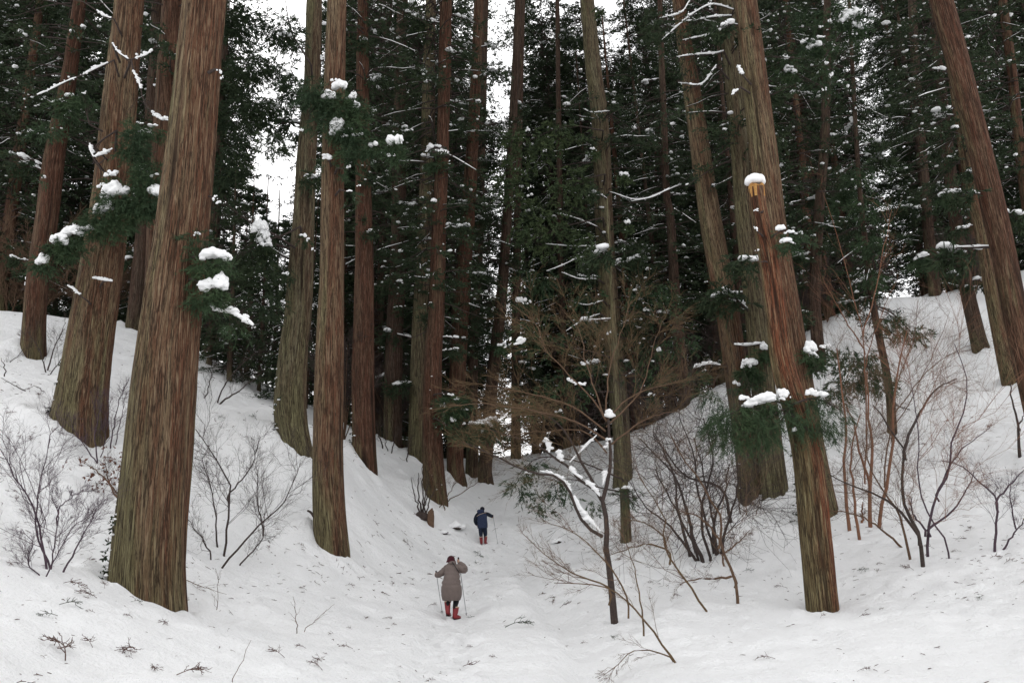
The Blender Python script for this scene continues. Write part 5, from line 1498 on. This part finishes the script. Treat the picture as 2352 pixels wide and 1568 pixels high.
# near walker
def walker1():
    g = ground(1041, 1421); S = 135 * g[1] / F / 1.52
    root = thing('person', 'near walker in long brown padded coat, dark red hat and red boots with two poles', 'person', g)
    root.scale = (S, S, S)
    # feet: back (left, lifted heel) and front (right)
    lf, rf = np.array([-.13, -.02, .085]), np.array([.045, -.03, 0.0])
    lk, rk = np.array([-.12, .08, .45]), np.array([.07, .10, .44])
    pel = np.array([-.02, 0, .80])
    verts = [pel, np.array([-.03, .03, .98]), np.array([-.03, .09, 1.14]), np.array([-.03, .15, 1.26]), np.array([-.05, .24, 1.33]), np.array([-.055, .27, 1.43]),
             pel + [-.09, 0, -.04], lk, lf + [0, 0, .09], lf + [.0, .12, .03], pel + [.09, 0, -.04], rk, rf + [0, 0, .09], rf + [.08, .09, .035],
             np.array([-.19, .14, 1.22]), np.array([-.33, .17, 1.07]), np.array([-.42, .22, 1.045]), np.array([.13, .14, 1.22]), np.array([.29, .13, 1.13]), np.array([.15, .20, 1.33])]
    rad = [.13, .12, .125, .075, .05, .085, .085, .06, .045, .03, .085, .06, .045, .03, .055, .042, .03, .055, .042, .03]
    ed = [(0, 1), (1, 2), (2, 3), (3, 4), (4, 5), (0, 6), (6, 7), (7, 8), (8, 9), (0, 10), (10, 11), (11, 12), (12, 13), (3, 14), (14, 15), (15, 16), (3, 17), (17, 18), (18, 19)]
    lh, rh = np.array([-.44, .25, 1.055]), np.array([.13, .22, 1.37])
    hand(verts, ed, rad, 16, None, lh, [0.05, 0, 1], 1.1); hand(verts, ed, rad, 19, None, rh, [-.1, 0, 1], 1.1)
    skin_body(root, verts, ed, rad, skinm)
    # trousers
    G = Geo()
    for hp, kn, ft in ((pel + [-.08, 0, -.05], lk, lf), (pel + [.08, 0, -.05], rk, rf)):
        V, Fq = limb([hp, kn, ft + [0, 0, .30], ft + [0, 0, .24]], [.105, .078, .052, .030], 14, 22); G.add(V, Fq)
    link('trousers', G.mesh('trousers', smooth=True), cloth('black_trousers', (.012, .012, .014), (.022, .022, .024)), root)
    boot(root, lf, lf + [-.012, .06, .335], (.25, 1), 1.02, .04); boot(root, rf, rf + [.022, .04, .285], (.75, .8), 1.02)
    # coat: quilted body
    seams = [.82, .95, 1.06, 1.16]
    def puff(z):
        r = np.ones_like(z)
        for k in seams: r -= .085 * np.exp(-((z - k) / .020) ** 2)
        return r + .02
    G = Geo()
    V, Fq = loft([(-.045, .03, .44, .200, .19), (-.045, .02, .455, .215, .205), (-.04, .01, .56, .245, .225), (-.04, .0, .70, .252, .225), (-.04, .0, .84, .238, .205), (-.03, .02, .98, .205, .18), (-.025, .06, 1.10, .195, .17),
                  (-.03, .11, 1.20, .192, .16), (-.035, .15, 1.28, .155, .135), (-.04, .19, 1.335, .09, .09), (-.04, .21, 1.35, .03, .03)], 40, puff)
    th = np.arctan2(V[:, 1], V[:, 0] + .04); w = fbm(th * 2.4, V[:, 2] * 2.2, 0, 3, 4) - .5
    V[:, 0] += np.cos(th) * w * .035; V[:, 1] += np.sin(th) * w * .035
    G.add(V, Fq)
    coat = link('coat', G.mesh('coat', smooth=True), coatm, root)
    for nm, pts, rd in (('sleeve', [(-.13, .12, 1.24), (-.22, .12, 1.16), (-.32, .14, 1.085), (-.40, .19, 1.055), (-.435, .235, 1.06)], [.085, .085, .078, .070, .045]),
                        ('sleeve', [(.08, .12, 1.24), (.18, .11, 1.20), (.275, .11, 1.155), (.285, .13, 1.21), (.21, .17, 1.29), (.15, .205, 1.34)], [.085, .088, .088, .078, .07, .045])):
        G = Geo(); V, Fq = limb(pts, rd, 16, 30, .10); G.add(V, Fq); link(nm, G.mesh(nm, smooth=True), coatm, coat)
    G = Geo(); V, Fq = limb([(-.13, .15, 1.30), (-.03, .07, 1.335), (.06, .13, 1.33)], [.03, .045, .035], 10, 14); G.add(V, Fq)
    V, F3 = ball((-.02, .15, 1.34), (.10, .09, .055)); G.add(V, F3); link('collar', G.mesh('collar', smooth=True), coatm, coat)
    G = Geo(); V, Fq = limb([(-.01, .03, 1.36), (.07, -.045, 1.25), (.145, -.03, 1.13), (.165, .04, 1.08)], [.010] * 4, 6, 20); G.add(V, Fq)
    link('bag_strap', G.mesh('bag_strap', smooth=True), black, coat)
    # hat: crown and turned-down brim
    G = Geo(); hc = np.array([-.058, .235, 1.43])
    V, F3 = ball(hc, (.098, .108, .092)); G.add(V, F3)
    V, Fq = loft([(hc[0], hc[1], hc[2] - .075, .125, .125), (hc[0], hc[1], hc[2] - .055, .122, .125), (hc[0], hc[1], hc[2] - .02, .103, .11), (hc[0], hc[1], hc[2] + .01, .097, .106)], 26); G.add(V, Fq)
    link('hat', G.mesh('hat', smooth=True), cloth('wine_knit', (.032, .006, .010), (.062, .012, .018), .5), root)
    G = Geo(); V, F3 = ball(hc + [0, .015, -.055], (.082, .09, .075)); G.add(V, F3); link('hair', G.mesh('hair', smooth=True), black, root)
    def w(p): return np.array(p) * S + g
    a = w(lh + [0, .04, .0]); b = w([-.30, .35, 0]); b[2] = HG(b[0], b[1]); pole_thing(a + [0, 0, .06], b, 'thin trekking pole in the left hand of the near walker')
    a = w(rh + [0, .04, .0]); b = w([.31, .35, .0]); b[2] = HG(b[0], b[1]); pole_thing(a + [0, 0, .06], b, 'thin trekking pole in the raised right hand of the near walker')
walker1()


def walker2():
    g = ground(1108, 1251); S = 83 * g[1] / F / 1.60
    root = thing('person', 'far walker in dark blue hooded jacket, black beanie and red boots', 'person', g); root.scale = (S, S, S)
    lf, rf = np.array([-.04, -.02, 0.0]), np.array([.125, .12, .02])
    lk, rk = np.array([-.06, .06, .46]), np.array([.13, .14, .47]); pel = np.array([.02, .02, .84])
    verts = [pel, np.array([.02, .03, 1.02]), np.array([.01, .06, 1.2]), np.array([0.0, .08, 1.35]), np.array([.01, .12, 1.43]), np.array([.015, .14, 1.51]),
             pel + [-.09, 0, -.04], lk, lf + [0, 0, .09], lf + [0, .12, .03], pel + [.09, 0, -.04], rk, rf + [0, 0, .09], rf + [.05, .11, .03],
             np.array([-.18, .06, 1.30]), np.array([-.27, .04, 1.08]), np.array([-.25, .10, .90]), np.array([.18, .07, 1.31]), np.array([.34, .10, 1.25]), np.array([.46, .16, 1.18])]
    rad = [.12, .11, .12, .07, .05, .085, .08, .058, .045, .03, .08, .058, .045, .03, .055, .042, .03, .055, .042, .03]
    ed = [(0, 1), (1, 2), (2, 3), (3, 4), (4, 5), (0, 6), (6, 7), (7, 8), (8, 9), (0, 10), (10, 11), (11, 12), (12, 13), (3, 14), (14, 15), (15, 16), (3, 17), (17, 18), (18, 19)]
    rh = np.array([.475, .19, 1.165])
    hand(verts, ed, rad, 16, None, np.array([-.23, .16, .84]), [0, .3, -1], 1.1); hand(verts, ed, rad, 19, None, rh, [0, 0, 1], 1.1)
    skin_body(root, verts, ed, rad, skinm)
    navy = cloth('navy_trousers', (.010, .014, .028), (.018, .024, .045)); G = Geo()
    for hp, kn, ft in ((pel + [-.08, 0, -.05], lk, lf), (pel + [.08, 0, -.05], rk, rf)):
        V, Fq = limb([hp, kn, ft + [0, 0, .30], ft + [0, 0, .24]], [.115, .088, .054, .030], 14, 22); G.add(V, Fq)
    link('trousers', G.mesh('trousers', smooth=True), navy, root)
    boot(root, lf, lf + [-.012, .03, .33], (-.1, 1), 1.0); boot(root, rf, rf + [.012, .03, .33], (.45, .9), 1.0)
    jm = cloth('navy_jacket', (.018, .026, .055), (.034, .045, .085)); jd = cloth('dark_sleeve', (.008, .010, .018), (.014, .018, .03))
    G = Geo(); V, Fq = loft([(.02, .03, .70, .205, .16), (.02, .03, .72, .215, .17), (.02, .03, .85, .225, .175), (.01, .03, 1.0, .222, .17), (0, .05, 1.2, .225, .165), (0, .07, 1.3, .21, .15), (0, .09, 1.37, .15, .12), (0, .11, 1.41, .06, .06)], 32)
    th = np.arctan2(V[:, 1], V[:, 0]); w_ = fbm(th * 2.2, V[:, 2] * 3, 0, 3, 6) - .5; V[:, 0] += np.cos(th) * w_ * .03; V[:, 1] += np.sin(th) * w_ * .03
    G.add(V, Fq); j = link('jacket', G.mesh('jacket', smooth=True), jm, root)
    for pts, rd in (([(-.14, .06, 1.31), (-.23, .04, 1.22), (-.29, .02, 1.06), (-.27, .06, .93), (-.24, .12, .86)], [.085, .085, .08, .07, .05]), ([(.14, .07, 1.31), (.24, .07, 1.29), (.36, .10, 1.235), (.45, .16, 1.18)], [.085, .082, .078, .06])):
        G = Geo(); V, Fq = limb(pts, rd, 14, 24); G.add(V, Fq); link('sleeve', G.mesh('sleeve', smooth=True), jd, j)
    G = Geo(); V, F3 = ball((-.10, .02, 1.42), (.115, .09, .085)); G.add(V, F3); V, F3 = ball((0, .0, 1.41), (.11, .09, .075)); G.add(V, F3); link('hood', G.mesh('hood', smooth=True), jm, j)
    G = Geo(); V, Fq = limb([(-.22, -.06, 1.21), (-.08, -.115, 1.28), (.08, -.105, 1.33), (.20, -.03, 1.36)], [.009] * 4, 6, 16); G.add(V, Fq); link('strap', G.mesh('strap', smooth=True), beige, j)
    G = Geo(); V, F3 = ball((.02, .12, 1.52), (.10, .11, .10)); G.add(V, F3); link('beanie', G.mesh('beanie', smooth=True), cloth('black_knit', (.008, .008, .014), (.018, .018, .026)), root)
    def w(p): return np.array(p) * S + g
    a = w(rh + [0, .04, 0]); b = w([.66, .25, 0]); b[2] = HG(b[0], b[1]); pole_thing(a + [0, 0, .06], b, 'trekking pole held out by the far walker')
walker2()
